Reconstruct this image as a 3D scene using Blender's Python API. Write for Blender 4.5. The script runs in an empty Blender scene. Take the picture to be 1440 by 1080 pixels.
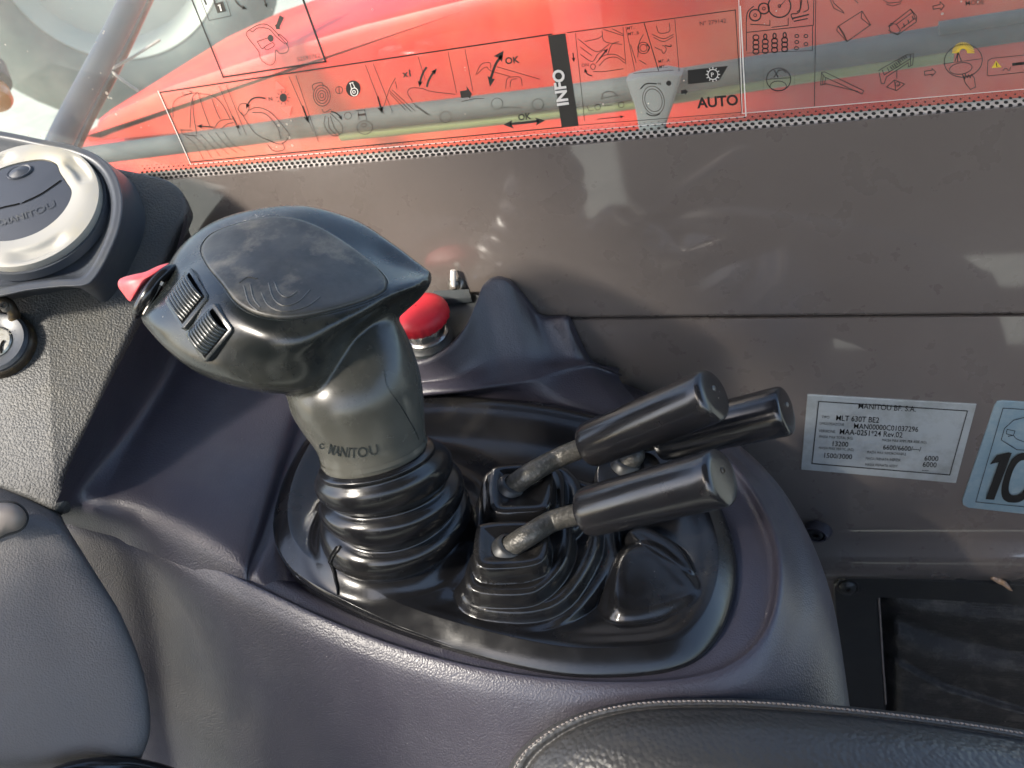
import bpy, bmesh, math, random
import numpy as np
from mathutils import Vector, Matrix
from mathutils.bvhtree import BVHTree

random.seed(7); rng = np.random.default_rng(7)
sc = bpy.context.scene
COL = sc.collection

# ------------------------------------------------------------------ camera
FPX = 1200.0                                   # focal length in photograph pixels (1440 x 1080)
def nrm(v): v = np.asarray(v, float); return v / np.linalg.norm(v)
CAM = np.array([0.0, 0.0, 0.34])
FW = nrm((-.331, .747, -.577))
UP = np.array((.017, .615, .788)); UP = nrm(UP - FW * UP.dot(FW))
RT = np.cross(FW, UP)
cd = bpy.data.cameras.new('camera'); cam = bpy.data.objects.new('camera', cd); COL.objects.link(cam)
cd.sensor_width = 36; cd.lens = 36 * FPX / 1440; cd.clip_start = .01; cd.clip_end = 400
cam.matrix_world = Matrix(((RT[0], UP[0], -FW[0], CAM[0]), (RT[1], UP[1], -FW[1], CAM[1]), (RT[2], UP[2], -FW[2], CAM[2]), (0, 0, 0, 1)))
cd.dof.use_dof = True; cd.dof.focus_distance = .44; cd.dof.aperture_fstop = 15
sc.camera = cam
# ------------------------------------------------------------------ sky and sun
SUN_FROM = nrm((-.46, -.62, .63))
w = bpy.data.worlds.new('World'); sc.world = w; w.use_nodes = True
nt = w.node_tree; nt.nodes.clear()
sky = nt.nodes.new('ShaderNodeTexSky'); sky.sky_type = 'NISHITA'; sky.sun_disc = False
sky.sun_elevation = math.asin(SUN_FROM[2]); sky.sun_rotation = math.atan2(SUN_FROM[0], SUN_FROM[1])
sky.air_density = 1.0; sky.dust_density = 2.5
bg = nt.nodes.new('ShaderNodeBackground'); bg.inputs[1].default_value = .15
out = nt.nodes.new('ShaderNodeOutputWorld')
nt.links.new(sky.outputs[0], bg.inputs[0]); nt.links.new(bg.outputs[0], out.inputs[0])
ld = bpy.data.lights.new('sun', 'SUN'); ld.energy = 2.3; ld.angle = math.radians(6.0); ld.color = (1, .93, .82)
sun = bpy.data.objects.new('sun', ld); COL.objects.link(sun)
sun.rotation_euler = Vector(-SUN_FROM).to_track_quat('-Z', 'Y').to_euler()
sc.view_settings.view_transform = 'Standard'; sc.view_settings.look = 'None'
sc.view_settings.gamma = 1; sc.view_settings.use_curve_mapping = False
sc.view_settings.exposure = 1.6
sc.render.engine = 'CYCLES'
sc.cycles.use_denoising = True; sc.cycles.max_bounces = 5; sc.cycles.diffuse_bounces = 3; sc.cycles.glossy_bounces = 3; sc.cycles.use_adaptive_sampling = True; sc.cycles.adaptive_threshold = .02; sc.cycles.transparent_max_bounces = 16
sc.cycles.sample_clamp_indirect = 6; sc.cycles.caustics_reflective = False; sc.cycles.caustics_refractive = False

# ------------------------------------------------------------------ geometry helpers
def ray(u, v): return RT * ((u - 720) / FPX) + UP * ((540 - v) / FPX) + FW
def pD(u, v, t): return CAM + ray(u, v) * t
def pY(u, v, y): d = ray(u, v); return CAM + d * ((y - CAM[1]) / d[1])
def pZ(u, v, z): d = ray(u, v); return CAM + d * ((z - CAM[2]) / d[2])
def pN(u, v, o, n): d = ray(u, v); return CAM + d * (np.dot(o - CAM, n) / d.dot(n))
def depth(p): return float(np.dot(np.asarray(p) - CAM, FW))
def sstep(a, b, x): t = np.clip((x - a) / (b - a), 0, 1); return t * t * (3 - 2 * t)

WY = .455                                       # the cab side wall
# sloping console deck: plane through three measured points
_A, _B, _C = pZ(345, 815, .02), pZ(860, 535, .0), pZ(950, 950, -.02)
CN = nrm(np.cross(_B - _A, _C - _A)); CN = CN if CN[2] > 0 else -CN
CO = _A
E1 = nrm(np.array([1, 0, 0]) - CN * CN[0]); E2 = np.cross(CN, E1)
def pC(u, v, h=0.0): return pN(u, v, CO + CN * h, CN)
def loc2(p): q = np.asarray(p) - CO; return np.stack([q @ E1, q @ E2], -1)

def cr(P, n, closed=False):
    """Catmull-Rom resample of points P (k,d) to n samples, uniform in knot parameter."""
    P = np.asarray(P, float); k = len(P)
    if closed:
        s = np.arange(n) * k / n
    else:
        s = np.linspace(0, k - 1, n)
    i = np.floor(s).astype(int); f = (s - i)[:, None]
    if closed:
        g = lambda j: P[j % k]
    else:
        i = np.minimum(i, k - 2); f = (s - i)[:, None]
        Q = np.vstack([2 * P[0] - P[1], P, 2 * P[-1] - P[-2]])
        g = lambda j: Q[j + 1]
    a, b, c, d = g(i - 1), g(i), g(i + 1), g(i + 2)
    return .5 * (2 * b + (c - a) * f + (2 * a - 5 * b + 4 * c - d) * f**2 + (3 * b - a - 3 * c + d) * f**3)

WL = {}                                          # world location of every object
def tag(o, label=None, cat=None, group=None, kind=None):
    if label: o['label'] = label
    if cat: o['category'] = cat
    if group: o['group'] = group
    if kind: o['kind'] = kind
    return o
def thing(name, base, label, cat, group=None):
    o = bpy.data.objects.new(name, None); COL.objects.link(o); o.location = Vector(base)
    o.empty_display_size = .01
    WL[o.name] = np.array(base, float); return tag(o, label, cat, group)

class MB:
    def __init__(s): s.v = []; s.f = []; s.n = 0
    def add(s, V, F):
        V = np.asarray(V, float).reshape(-1, 3)
        s.v.append(V); s.f += [tuple(int(i) + s.n for i in f) for f in F]; s.n += len(V); return s
    def grid(s, G, closed_u=False, closed_v=False):
        G = np.asarray(G); r, c = G.shape[:2]
        I = np.arange(r * c).reshape(r, c)
        if closed_u: I = np.vstack([I, I[:1]])
        if closed_v: I = np.hstack([I, I[:, :1]])
        F = np.stack([I[:-1, :-1], I[:-1, 1:], I[1:, 1:], I[1:, :-1]], -1).reshape(-1, 4)
        return s.add(G.reshape(-1, 3), F)
    def cap(s, ring, flip=False):
        ring = np.asarray(ring); c = ring.mean(0); n = len(ring)
        F = [((i + 1) % n, i, n) if flip else (i, (i + 1) % n, n) for i in range(n)]
        return s.add(np.vstack([ring, c]), F)
    def tube(s, P, R, seg=16, caps=True, n=None, sq=None):
        P = np.asarray(P, float); R = np.ones(len(P)) * R if np.isscalar(R) else np.asarray(R, float)
        if n: Q = cr(np.hstack([P, R[:, None]]), n); P, R = Q[:, :3], Q[:, 3]
        T = np.gradient(P, axis=0); T /= np.linalg.norm(T, axis=1)[:, None] + 1e-12
        a = np.array([0, 0, 1.]) if abs(T[0][2]) < .9 else np.array([1., 0, 0])
        x = nrm(a - T[0] * a.dot(T[0])); G = []
        th = np.arange(seg) * 2 * np.pi / seg
        for p, t, r in zip(P, T, R):
            x = nrm(x - t * x.dot(t)); y = np.cross(t, x)
            G.append(p + r * (np.cos(th)[:, None] * x + np.sin(th)[:, None] * y))
        s.grid(G, closed_v=True)
        if caps: s.cap(G[0]); s.cap(G[-1], True)
        return s
    def lathe(s, o, ax, prof, seg=40, xdir=None, sx=1.0):
        ax = nrm(ax); a = np.array(xdir) if xdir is not None else (np.array([0, 0, 1.]) if abs(ax[2]) < .9 else np.array([1., 0, 0]))
        x = nrm(a - ax * np.dot(a, ax)); y = np.cross(ax, x); th = np.arange(seg) * 2 * np.pi / seg
        G = [o + ax * h + r * (sx * np.cos(th)[:, None] * x + np.sin(th)[:, None] * y) for r, h in prof]
        s.grid(G, closed_v=True)
        return s
    def prism(s, loop, off, bevel=.0, flip=False):
        """closed outline loop (n,3), extruded by vector off, with a small bevel on the far edge."""
        L = np.asarray(loop, float); off = np.asarray(off, float); c = L.mean(0); h = np.linalg.norm(off)
        rings = [L]
        if bevel > 0:
            T = np.roll(L, -1, 0) - np.roll(L, 1, 0); T /= np.linalg.norm(T, axis=1)[:, None] + 1e-12
            nin = np.cross(T, off / h)
            area = np.cross(L - c, np.roll(L, -1, 0) - c).sum(0).dot(off)
            nin = -nin if area > 0 else nin
            b = bevel
            rings += [L + off * (1 - b / h), L + off * (1 - .3 * b / h) + nin * .3 * b, L + off + nin * b]
        else:
            rings += [L + off]
        s.grid(rings, closed_v=True)
        s.add(rings[-1], [tuple(range(len(L)))]); s.add(rings[0], [tuple(range(len(L)))[::-1]]); return s
    def ribbon(s, pts, wpx, place, closed=False):
        P = np.asarray(pts, float)
        if closed: P = np.vstack([P, P[:1]])
        T = np.gradient(P, axis=0); T /= np.linalg.norm(T, axis=1)[:, None] + 1e-9
        N = np.stack([-T[:, 1], T[:, 0]], 1) * (wpx * 1.15) / 2
        return s.grid([[place(*(p + q)) for p, q in zip(P, N)], [place(*(p - q)) for p, q in zip(P, N)]])
    def line(s, pts, wpx, place, closed=False):
        """polyline with hard corners: one quad per segment"""
        P = list(pts) + ([pts[0]] if closed else [])
        for a, b in zip(P[:-1], P[1:]):
            a = np.array(a, float); b = np.array(b, float); t = (b - a) / (np.linalg.norm(b - a) + 1e-9)
            n = np.array([-t[1], t[0]]) * wpx / 2; a = a - t * wpx * .45; b = b + t * wpx * .45
            s.add([place(*(a + n)), place(*(b + n)), place(*(b - n)), place(*(a - n))], [(0, 1, 2, 3)])
        return s
    def poly(s, pts, place):
        return s.add([place(*p) for p in pts], [tuple(range(len(pts)))])
    def disc(s, c, r, place, n=14, ry=None, rot=0):
        th = np.arange(n) * 2 * np.pi / n; ry = ry or r
        pts = [(c[0] + r * math.cos(t) * math.cos(rot) - ry * math.sin(t) * math.sin(rot), c[1] + r * math.cos(t) * math.sin(rot) + ry * math.sin(t) * math.cos(rot)) for t in th]
        return s.poly(pts, place)
    def ring(s, c, r, wpx, place, n=24, ry=None, rot=0, a0=0, a1=2 * math.pi):
        th = np.linspace(a0, a1, n + 1); ry = ry or r
        pts = [(c[0] + r * math.cos(t) * math.cos(rot) - ry * math.sin(t) * math.sin(rot), c[1] + r * math.cos(t) * math.sin(rot) + ry * math.sin(t) * math.cos(rot)) for t in th]
        return s.ribbon(pts, wpx, place)
    def text(s, txt, org, right, place, size=1.0, bold=0.0, up=None, align='LEFT', depthf=None):
        """flat lettering: org/right in pixels; right = unit direction scaled to one em."""
        V, F = text_mesh(txt, bold, align)
        r = np.array(right, float) * size; u = np.array(up, float) * size if up is not None else np.array([r[1], -r[0]])
        return s.add([place(*(np.array(org) + r * x + u * y)) for x, y in V], F)
    def build(s, name, mat, parent=None, smooth=True, sharp=40, kind=None, origin=None):
        V = np.vstack(s.v); F = s.f
        base = WL[parent.name] if parent else (np.asarray(origin, float) if origin is not None else np.array([*(V.min(0)[:2] + V.max(0)[:2]) / 2, V[:, 2].min()]))
        me = bpy.data.meshes.new(name); me.from_pydata((V - base).tolist(), [], F); me.validate()
        bm = bmesh.new(); bm.from_mesh(me); bmesh.ops.remove_doubles(bm, verts=bm.verts, dist=2e-6)
        bmesh.ops.recalc_face_normals(bm, faces=bm.faces); bm.to_mesh(me); bm.free()
        if smooth:
            me.polygons.foreach_set('use_smooth', [True] * len(me.polygons)); me.set_sharp_from_angle(angle=math.radians(sharp))
        me.materials.append(mat)
        o = bpy.data.objects.new(name, me); COL.objects.link(o)
        if parent: o.parent = parent; WL[o.name] = WL[parent.name]
        else: o.location = Vector(base); WL[o.name] = base
        if kind: o['kind'] = kind
        s.obj = o
        return o
    def bvh(s): return BVHTree.FromPolygons([tuple(v) for v in np.vstack(s.v)], s.f)

_tc = {}
def text_mesh(txt, bold=0.0, align='LEFT'):
    k = (txt, bold, align)
    if k not in _tc:
        c = bpy.data.curves.new('t', 'FONT'); c.body = txt; c.align_x = align; c.offset = bold; c.resolution_u = 3
        o = bpy.data.objects.new('t', c); COL.objects.link(o); bpy.context.view_layer.update()
        me = bpy.data.meshes.new_from_object(o.evaluated_get(bpy.context.evaluated_depsgraph_get()))
        _tc[k] = ([(v.co.x, v.co.y) for v in me.vertices], [tuple(p.vertices) for p in me.polygons])
        bpy.data.objects.remove(o); bpy.data.curves.remove(c); bpy.data.meshes.remove(me)
    return _tc[k]

def hit(bv, u, v, lift=0.0):
    d = ray(u, v); h = bv.ray_cast(Vector(CAM), Vector(d))
    if h[0] is None: return None
    n = np.array(h[1]); n = n if n.dot(d) < 0 else -n
    return np.array(h[0]) + n * lift
def hitn(bv, u, v):
    d = ray(u, v); h = bv.ray_cast(Vector(CAM), Vector(d)); n = np.array(h[1]); return np.array(h[0]), (n if n.dot(d) < 0 else -n)

# ------------------------------------------------------------------ materials
def mat(name, col, rough=.5, metal=0, spec=.5, grain=None, grain2=None, vary=None, dust=None, coat=0, coat_rough=.1, specks=None, rvar=0, sheen=0, coat_ior=1.5, zlightdust=None):
    m = bpy.data.materials.new(name); m.use_nodes = True; t = m.node_tree; N = t.nodes; L = t.links
    b = N['Principled BSDF']; b.inputs['Base Color'].default_value = (*col, 1); b.inputs['Roughness'].default_value = rough
    b.inputs['Metallic'].default_value = metal; b.inputs['Specular IOR Level'].default_value = spec
    b.inputs['Coat Weight'].default_value = coat; b.inputs['Coat Roughness'].default_value = coat_rough
    b.inputs['Coat IOR'].default_value = coat_ior; b.inputs['Sheen Weight'].default_value = sheen
    tc = N.new('ShaderNodeTexCoord'); cur = None
    def noise(scale, det=4, rough=.6, stretch=None):
        n = N.new('ShaderNodeTexNoise'); n.inputs['Scale'].default_value = scale; n.inputs['Detail'].default_value = det; n.inputs['Roughness'].default_value = rough
        if stretch:
            mp = N.new('ShaderNodeMapping'); mp.inputs['Scale'].default_value = stretch; L.new(tc.outputs['Object'], mp.inputs[0]); L.new(mp.outputs[0], n.inputs['Vector'])
        else: L.new(tc.outputs['Object'], n.inputs['Vector'])
        return n
    def ramp(src, a, bb):
        r = N.new('ShaderNodeMapRange'); r.inputs[1].default_value = a; r.inputs[2].default_value = bb; L.new(src, r.inputs[0]); return r.outputs[0]
    def mix(fac, c2):
        nonlocal cur
        x = N.new('ShaderNodeMix'); x.data_type = 'RGBA'; L.new(fac, x.inputs[0])
        if cur: L.new(cur, x.inputs[6])
        else: x.inputs[6].default_value = (*col, 1)
        x.inputs[7].default_value = (*c2, 1); cur = x.outputs[2]
    if vary: # (scale, colour)
        mix(ramp(noise(vary[0]).outputs[0], .35, .68), vary[1])
    if dust: # (scale, colour, lo, hi)
        mix(ramp(noise(dust[0], 6, .7).outputs[0], dust[2], dust[3]), dust[1])
    if zlightdust: # (colour, full below, none above): sunlit khaki painted in with dust, black above where the head shades
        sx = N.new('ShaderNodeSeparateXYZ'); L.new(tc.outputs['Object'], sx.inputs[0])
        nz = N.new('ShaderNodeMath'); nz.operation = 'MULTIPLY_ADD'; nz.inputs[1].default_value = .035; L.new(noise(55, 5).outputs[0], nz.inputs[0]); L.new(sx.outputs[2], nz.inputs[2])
        mix(ramp(nz.outputs[0], zlightdust[2], zlightdust[1]), zlightdust[0])
    if specks: # (scale, colour, size)
        vo = N.new('ShaderNodeTexVoronoi'); vo.inputs['Scale'].default_value = specks[0] * .42; L.new(tc.outputs['Object'], vo.inputs['Vector'])
        big = noise(specks[0] * .05, 2)
        th = N.new('ShaderNodeMath'); th.operation = 'MULTIPLY'; th.inputs[1].default_value = specks[2] * 1.7; L.new(ramp(big.outputs[0], .45, .75), th.inputs[0])
        lt = N.new('ShaderNodeMath'); lt.operation = 'LESS_THAN'; L.new(vo.outputs['Distance'], lt.inputs[0]); L.new(th.outputs[0], lt.inputs[1])
        mix(lt.outputs[0], specks[1])
    if cur: L.new(cur, b.inputs['Base Color'])
    if rvar:
        rr = N.new('ShaderNodeMapRange'); rr.inputs[1].default_value = .3; rr.inputs[2].default_value = .7
        rr.inputs[3].default_value = max(.03, rough - rvar); rr.inputs[4].default_value = rough + rvar
        L.new(noise(45, 5).outputs[0], rr.inputs[0]); L.new(rr.outputs[0], b.inputs['Roughness'])
    prev = None
    for g in (grain, grain2):
        if not g: continue
        kind, scale, dist, stren = g
        bp = N.new('ShaderNodeBump'); bp.inputs['Distance'].default_value = dist; bp.inputs['Strength'].default_value = stren
        if kind == 'leather':
            vo = N.new('ShaderNodeTexVoronoi'); vo.feature = 'SMOOTH_F1'; vo.inputs['Scale'].default_value = scale; vo.inputs['Smoothness'].default_value = .5
            nz = noise(scale * .4, 2); ad = N.new('ShaderNodeVectorMath'); ad.operation = 'MULTIPLY_ADD'
            L.new(nz.outputs['Color'], ad.inputs[0]); ad.inputs[1].default_value = (.6 / scale,) * 3; L.new(tc.outputs['Object'], ad.inputs[2]); L.new(ad.outputs[0], vo.inputs['Vector'])
            bp.invert = True; L.new(vo.outputs['Distance'], bp.inputs['Height'])
        elif kind == 'scratch':
            L.new(noise(scale, 3, .6, (1, 14, 14)).outputs[0], bp.inputs['Height'])
        else:
            L.new(noise(scale, 3).outputs[0], bp.inputs['Height'])
        if prev: L.new(prev, bp.inputs['Normal'])
        prev = bp.outputs[0]
    if prev: L.new(prev, b.inputs['Normal'])
    return m

def film(name, col, alpha, rough=.3, dirt=0.0, dirt_col=(.8, .78, .72), scale=30, gloss=True, tint=(1, 1, 1)):
    """thin clear sheet: transparent, plus a share of printed/dusty diffuse and a Fresnel reflection"""
    m = bpy.data.materials.new(name); m.use_nodes = True; t = m.node_tree; N = t.nodes; L = t.links; N.clear()
    o = N.new('ShaderNodeOutputMaterial'); tr = N.new('ShaderNodeBsdfTransparent'); tr.inputs[0].default_value = (*tint, 1)
    df = N.new('ShaderNodeBsdfDiffuse'); df.inputs[0].default_value = (*col, 1)
    tl = N.new('ShaderNodeBsdfTranslucent'); tl.inputs[0].default_value = (*col, 1)
    ad = N.new('ShaderNodeMixShader'); ad.inputs[0].default_value = .5; L.new(df.outputs[0], ad.inputs[1]); L.new(tl.outputs[0], ad.inputs[2])
    mx = N.new('ShaderNodeMixShader'); mx.inputs[0].default_value = alpha
    if dirt:
        tc = N.new('ShaderNodeTexCoord'); n = N.new('ShaderNodeTexNoise'); n.inputs['Scale'].default_value = scale; n.inputs['Detail'].default_value = 7; n.inputs['Roughness'].default_value = .7
        L.new(tc.outputs['Object'], n.inputs['Vector'])
        r = N.new('ShaderNodeMapRange'); r.inputs[1].default_value = .35; r.inputs[2].default_value = .75; r.inputs[3].default_value = alpha; r.inputs[4].default_value = alpha + dirt
        L.new(n.outputs[0], r.inputs[0])
        vo = N.new('ShaderNodeTexVoronoi'); vo.inputs['Scale'].default_value = 170; L.new(tc.outputs['Object'], vo.inputs['Vector'])
        n2 = N.new('ShaderNodeTexNoise'); n2.inputs['Scale'].default_value = 25; L.new(tc.outputs['Object'], n2.inputs['Vector'])
        r2 = N.new('ShaderNodeMapRange'); r2.inputs[1].default_value = .5; r2.inputs[2].default_value = .8; r2.inputs[3].default_value = 0; r2.inputs[4].default_value = .22; L.new(n2.outputs[0], r2.inputs[0])
        lt = N.new('ShaderNodeMath'); lt.operation = 'LESS_THAN'; L.new(vo.outputs['Distance'], lt.inputs[0]); L.new(r2.outputs[0], lt.inputs[1])
        ml = N.new('ShaderNodeMath'); ml.operation = 'MULTIPLY_ADD'; ml.inputs[1].default_value = .35; L.new(lt.outputs[0], ml.inputs[0]); L.new(r.outputs[0], ml.inputs[2])
        L.new(ml.outputs[0], mx.inputs[0])
    L.new(tr.outputs[0], mx.inputs[1]); L.new(ad.outputs[0], mx.inputs[2]); res = mx.outputs[0]
    if gloss:
        g = N.new('ShaderNodeBsdfGlossy'); g.inputs['Roughness'].default_value = rough
        lw = N.new('ShaderNodeLayerWeight'); pw = N.new('ShaderNodeMath'); pw.operation = 'POWER'; pw.inputs[1].default_value = 5; L.new(lw.outputs['Facing'], pw.inputs[0])
        fr = N.new('ShaderNodeMath'); fr.operation = 'MULTIPLY_ADD'; fr.inputs[1].default_value = .9; fr.inputs[2].default_value = .05; L.new(pw.outputs[0], fr.inputs[0])
        m2 = N.new('ShaderNodeMixShader'); L.new(fr.outputs[0], m2.inputs[0]); L.new(res, m2.inputs[1]); L.new(g.outputs[0], m2.inputs[2]); res = m2.outputs[0]
    L.new(res, o.inputs[0]); return m

M = dict(
    console=mat('purple_grey_plastic', (.046, .042, .056), .38, spec=.7, grain=('leather', 1000, .0003, .5), dust=(14, (.068, .066, .078), .5, .8), specks=(420, (.3, .28, .25), .03), rvar=.06),
    rubber=mat('black_rubber', (.008, .008, .009), .22, spec=.62, grain=('noise', 900, .0001, .25), dust=(26, (.034, .031, .027), .52, .86), specks=(330, (.35, .32, .28), .045), rvar=.08),
    grip=mat('black_grip_plastic', (.016, .020, .021), .25, spec=.65, grain=('noise', 700, .0001, .2), dust=(18, (.05, .05, .042), .5, .8), specks=(260, (.35, .33, .28), .03), rvar=.07),
    stick=mat('joystick_plastic', (.010, .012, .012), .25, spec=.65, grain=('noise', 700, .0001, .2), dust=(18, (.05, .05, .042), .5, .8), zlightdust=((.085, .083, .070), .115, .170), specks=(260, (.35, .33, .28), .03), rvar=.07),
    pad=mat('worn_grip_pad', (.024, .025, .025), .42, grain=('noise', 500, .0002, .3), vary=(70, (.048, .048, .045)), dust=(28, (.14, .128, .105), .51, .69), specks=(240, (.4, .36, .3), .03), rvar=.08),
    neck=mat('dusty_grip_stem', (.055, .055, .047), .34, grain=('noise', 800, .0001, .25), dust=(30, (.105, .10, .08), .42, .78), specks=(260, (.5, .45, .35), .03)),
    wall=mat('brown_grey_gloss_paint', (.142, .121, .109), .28, spec=.5, grain=('noise', 160, .0006, .22), vary=(5, (.148, .126, .114)), dust=(11, (.165, .143, .130), .5, .9), grain2=('scratch', 30, .0003, .12), coat=1, coat_rough=.055, coat_ior=1.7, rvar=.015),
    dash=mat('grained_grey_plastic', (.068, .069, .068), .55, grain=('leather', 800, .0007, .65), dust=(16, (.105, .10, .085), .48, .75)),
    housing=mat('dark_grey_plastic', (.055, .062, .075), .38, grain=('noise', 900, .0001, .3), dust=(20, (.10, .10, .09), .5, .8)),
    insert=mat('blue_grey_insert', (.045, .052, .068), .5, grain=('noise', 1200, .00012, .4)),
    silver=mat('silver_paint', (.36, .35, .32), .5, metal=.15, grain=('noise', 1500, .00012, .35), dust=(30, (.42, .38, .27), .5, .8)),
    chrome=mat('bright_steel', (.55, .54, .52), .25, metal=1, rvar=.1),
    steel=mat('dull_steel', (.25, .24, .22), .4, metal=.8, grain=('noise', 600, .0002, .4), dust=(90, (.12, .09, .06), .5, .7)),
    rod=mat('crackled_black_steel', (.075, .072, .064), .36, metal=.4, grain=('noise', 480, .0007, .9), dust=(420, (.14, .13, .115), .5, .68)),
    knob=mat('black_knob_plastic', (.016, .016, .018), .2, spec=.7, grain=('noise', 600, .00005, .2), specks=(300, (.4, .36, .3), .035), dust=(40, (.03, .026, .025), .5, .8), rvar=.06),
    red=mat('red_plastic', (.60, .015, .030), .5, grain=('noise', 900, .0001, .2), dust=(40, (.65, .06, .07), .5, .8)),
    pink=mat('faded_red_plastic', (.62, .075, .085), .45, dust=(60, (.6, .2, .2), .5, .8)),
    shelf=mat('dark_teal_plastic', (.035, .042, .045), .5, grain=('noise', 800, .0001, .3), dust=(40, (.11, .10, .085), .5, .8)),
    seat=mat('charcoal_vinyl', (.046, .044, .042), .42, grain=('leather', 420, .0007, .6), grain2=('noise', 70, .002, .35), dust=(10, (.06, .06, .056), .45, .8)),
    thread=mat('pale_thread', (.25, .215, .195), .8),
    leather=mat('black_leather', (.022, .022, .022), .6, grain=('leather', 600, .0005, .6), grain2=('scratch', 60, .002, .5), dust=(60, (.10, .095, .085), .5, .8), specks=(300, (.4, .36, .3), .03)),
    black=mat('black_frame', (.026, .027, .028), .4, grain=('noise', 500, .0002, .3), dust=(30, (.04, .04, .037), .5, .8), specks=(300, (.4, .36, .3), .03)),
    dark=mat('gap_black', (.004, .004, .004), .9, spec=.1),
    ink=mat('black_ink', (.012, .011, .010), .6),
    inkfaint=mat('worn_ink', (.04, .028, .022), .7),
    inkgrey=mat('grey_ink', (.035, .032, .027), .6),
    plate=mat('brushed_aluminium_label', (.50, .53, .53), .38, metal=.35, grain=('scratch', 90, .0002, .5), dust=(40, (.34, .35, .33), .45, .75)),
    bluelabel=mat('pale_blue_label', (.25, .36, .42), .4, metal=.3, grain=('scratch', 90, .0002, .4), dust=(50, (.40, .48, .50), .45, .75)),
    white=mat('white_print', (.75, .72, .68), .6),
    yellow=mat('yellow_print', (.75, .50, .04), .6),
    redink=mat('red_print', (.62, .13, .10), .6),
    seal=mat('pale_edge_glow_and_stay', (.55, .50, .47), .5, dust=(60, (.35, .3, .27), .45, .7)),  # pale colour painting in the lit glass edge; wire stay shares it
    boom=mat('red_machine_paint', (.56, .032, .022), .4, dust=(3, (.62, .115, .05), .42, .7), grain=('noise', 6, .004, .3)),
    bracketpale=mat('pale_grey_bracket', (.14, .16, .17), .7),
    tube=mat('grey_teal_hose', (.040, .054, .060), .8, dust=(6, (.085, .10, .10), .45, .75)),
    olive=mat('olive_highlight', (.17, .20, .085), .5, dust=(6, (.2, .24, .12), .45, .75)),
    pillar=mat('blue_grey_pillar', (.035, .047, .070), .5, grain=('noise', 40, .001, .3), dust=(12, (.07, .085, .10), .45, .75)),
    tyre=mat('grey_tyre', (.085, .115, .112), .8, dust=(8, (.14, .17, .155), .4, .7)),
    rim=mat('pale_rim_paint', (.36, .40, .36), .6),
    amber=mat('amber_lens', (.55, .22, .05), .25),
    ground=mat('pale_concrete', (.33, .35, .29), .85, dust=(2.2, (.40, .41, .34), .4, .65), vary=(.6, (.27, .29, .25))),
    dashblue=mat('blue_grey_plastic', (.118, .114, .115), .55, grain=('leather', 1000, .0004, .5), dust=(12, (.13, .13, .135), .45, .75)),
    seal2=mat('tan_edge_bead', (.16, .13, .105), .5),
    floor=mat('cab_floor_mat', (.03, .03, .032), .8, grain=('noise', 90, .002, .5)),
    leaf=mat('dried_leaf', (.42, .27, .17), .8, dust=(300, (.55, .4, .3), .4, .6)),
    lock=mat('worn_lock_face', (.55, .55, .52), .35, metal=.7, dust=(200, (.3, .28, .2), .45, .7)),
    bracket=mat('tarnished_bracket', (.06, .048, .035), .35, metal=.5, dust=(120, (.2, .14, .06), .5, .7)),
    knobtan=mat('tan_grey_knob', (.25, .215, .185), .5, grain=('noise', 700, .0002, .3)),
    glass=film('dusty_window_glass', (.82, .75, .62), .085, .02, dirt=.12, scale=22, tint=(.93, .97, .94)),
    decal=film('clear_decal_film', (.85, .62, .36), .08, .25, gloss=False),
    decal2=film('clear_decal_film_pale', (.8, .78, .72), .06, .25, gloss=False),
)

# ================================================================== setting outside the cab
GZ = -1.75
g = MB(); gs = np.linspace(-60, 60, 25)
g.grid([[(x, y, GZ) for x in gs] for y in gs]); tag(g.build('ground', M['ground'], smooth=False, origin=(0, 0, GZ)), kind='structure')
# cab floor below the seat and console (seen only in reflections)
f = MB(); f.prism([(-1.0, -.45, -.62), (.75, -.45, -.62), (.75, WY, -.62), (-1.0, WY, -.62)], (0, 0, -.05)); tag(f.build('floor', M['floor'], smooth=False), kind='structure')

# the rest of the cab shell: roof, rear wall and the far door side with its openings
def slab(name, x0, x1, y0, y1, z0, z1):
    m = MB(); m.prism([(x0, y0, z0), (x1, y0, z0), (x1, y1, z0), (x0, y1, z0)], (0, 0, z1 - z0), .004); return tag(m.build(name, M['floor'], smooth=False), kind='structure')
slab('cab_roof', -.73, 1.0, -.78, .52, .88, .93)
slab('rear_wall', .78, .82, -.75, .47, -.70, .02)
slab('door_sill', -1.05, .77, -.80, -.74, -.70, -.50)
slab('door_post', -.66, -.47, -.80, -.75, -.49, .87)
slab('door_panel', -.36, .77, -.80, -.75, -.49, .15)
slab('flank_shade_slab', -.69, -.63, -.72, -.14, -.62, .56)  # unseen slab added to shade the console's front flank
slab('front_post', -1.05, -.86, -.80, -.75, -.49, .30)
# ------------------------------------------------------------------ cab side wall
def vtop(u): return 250 - (u - 250) * .0857
def wall_row(vl, vr, y, n=40):
    us = np.linspace(60, 1620, n); return [pY(u, vl + (vr - vl) * (u - 60) / 1560, y) for u in us]
wm = MB()
wm.grid([wall_row(vtop(60) - 1, vtop(1620) - 1, WY + .012), wall_row(vtop(60), vtop(1620), WY + .0015), wall_row(vtop(60) + 2, vtop(1620) + 2, WY),
         wall_row(330, 280, WY - .0015), wall_row(437, 424, WY), wall_row(450, 436.5, WY + .0004), wall_row(452.5, 439, WY + .002), wall_row(453.2, 439.7, WY + .009)])
tag(wm.build('wall', M['wall'], sharp=30), kind='structure')
wl = MB()
rows = [(452, 438.5, .010), (454.5, 441, .0045), (457, 443.5, .003), (600, 600, .002), (735, 742, .003), (757, 765, .0005), (775, 784, -.006), (790, 799, -.0085), (801, 811, -.0065), (806, 817, .001), (812, 823, .012)]
wl.grid([wall_row(a, b, WY + c) for a, b, c in rows])
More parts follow.
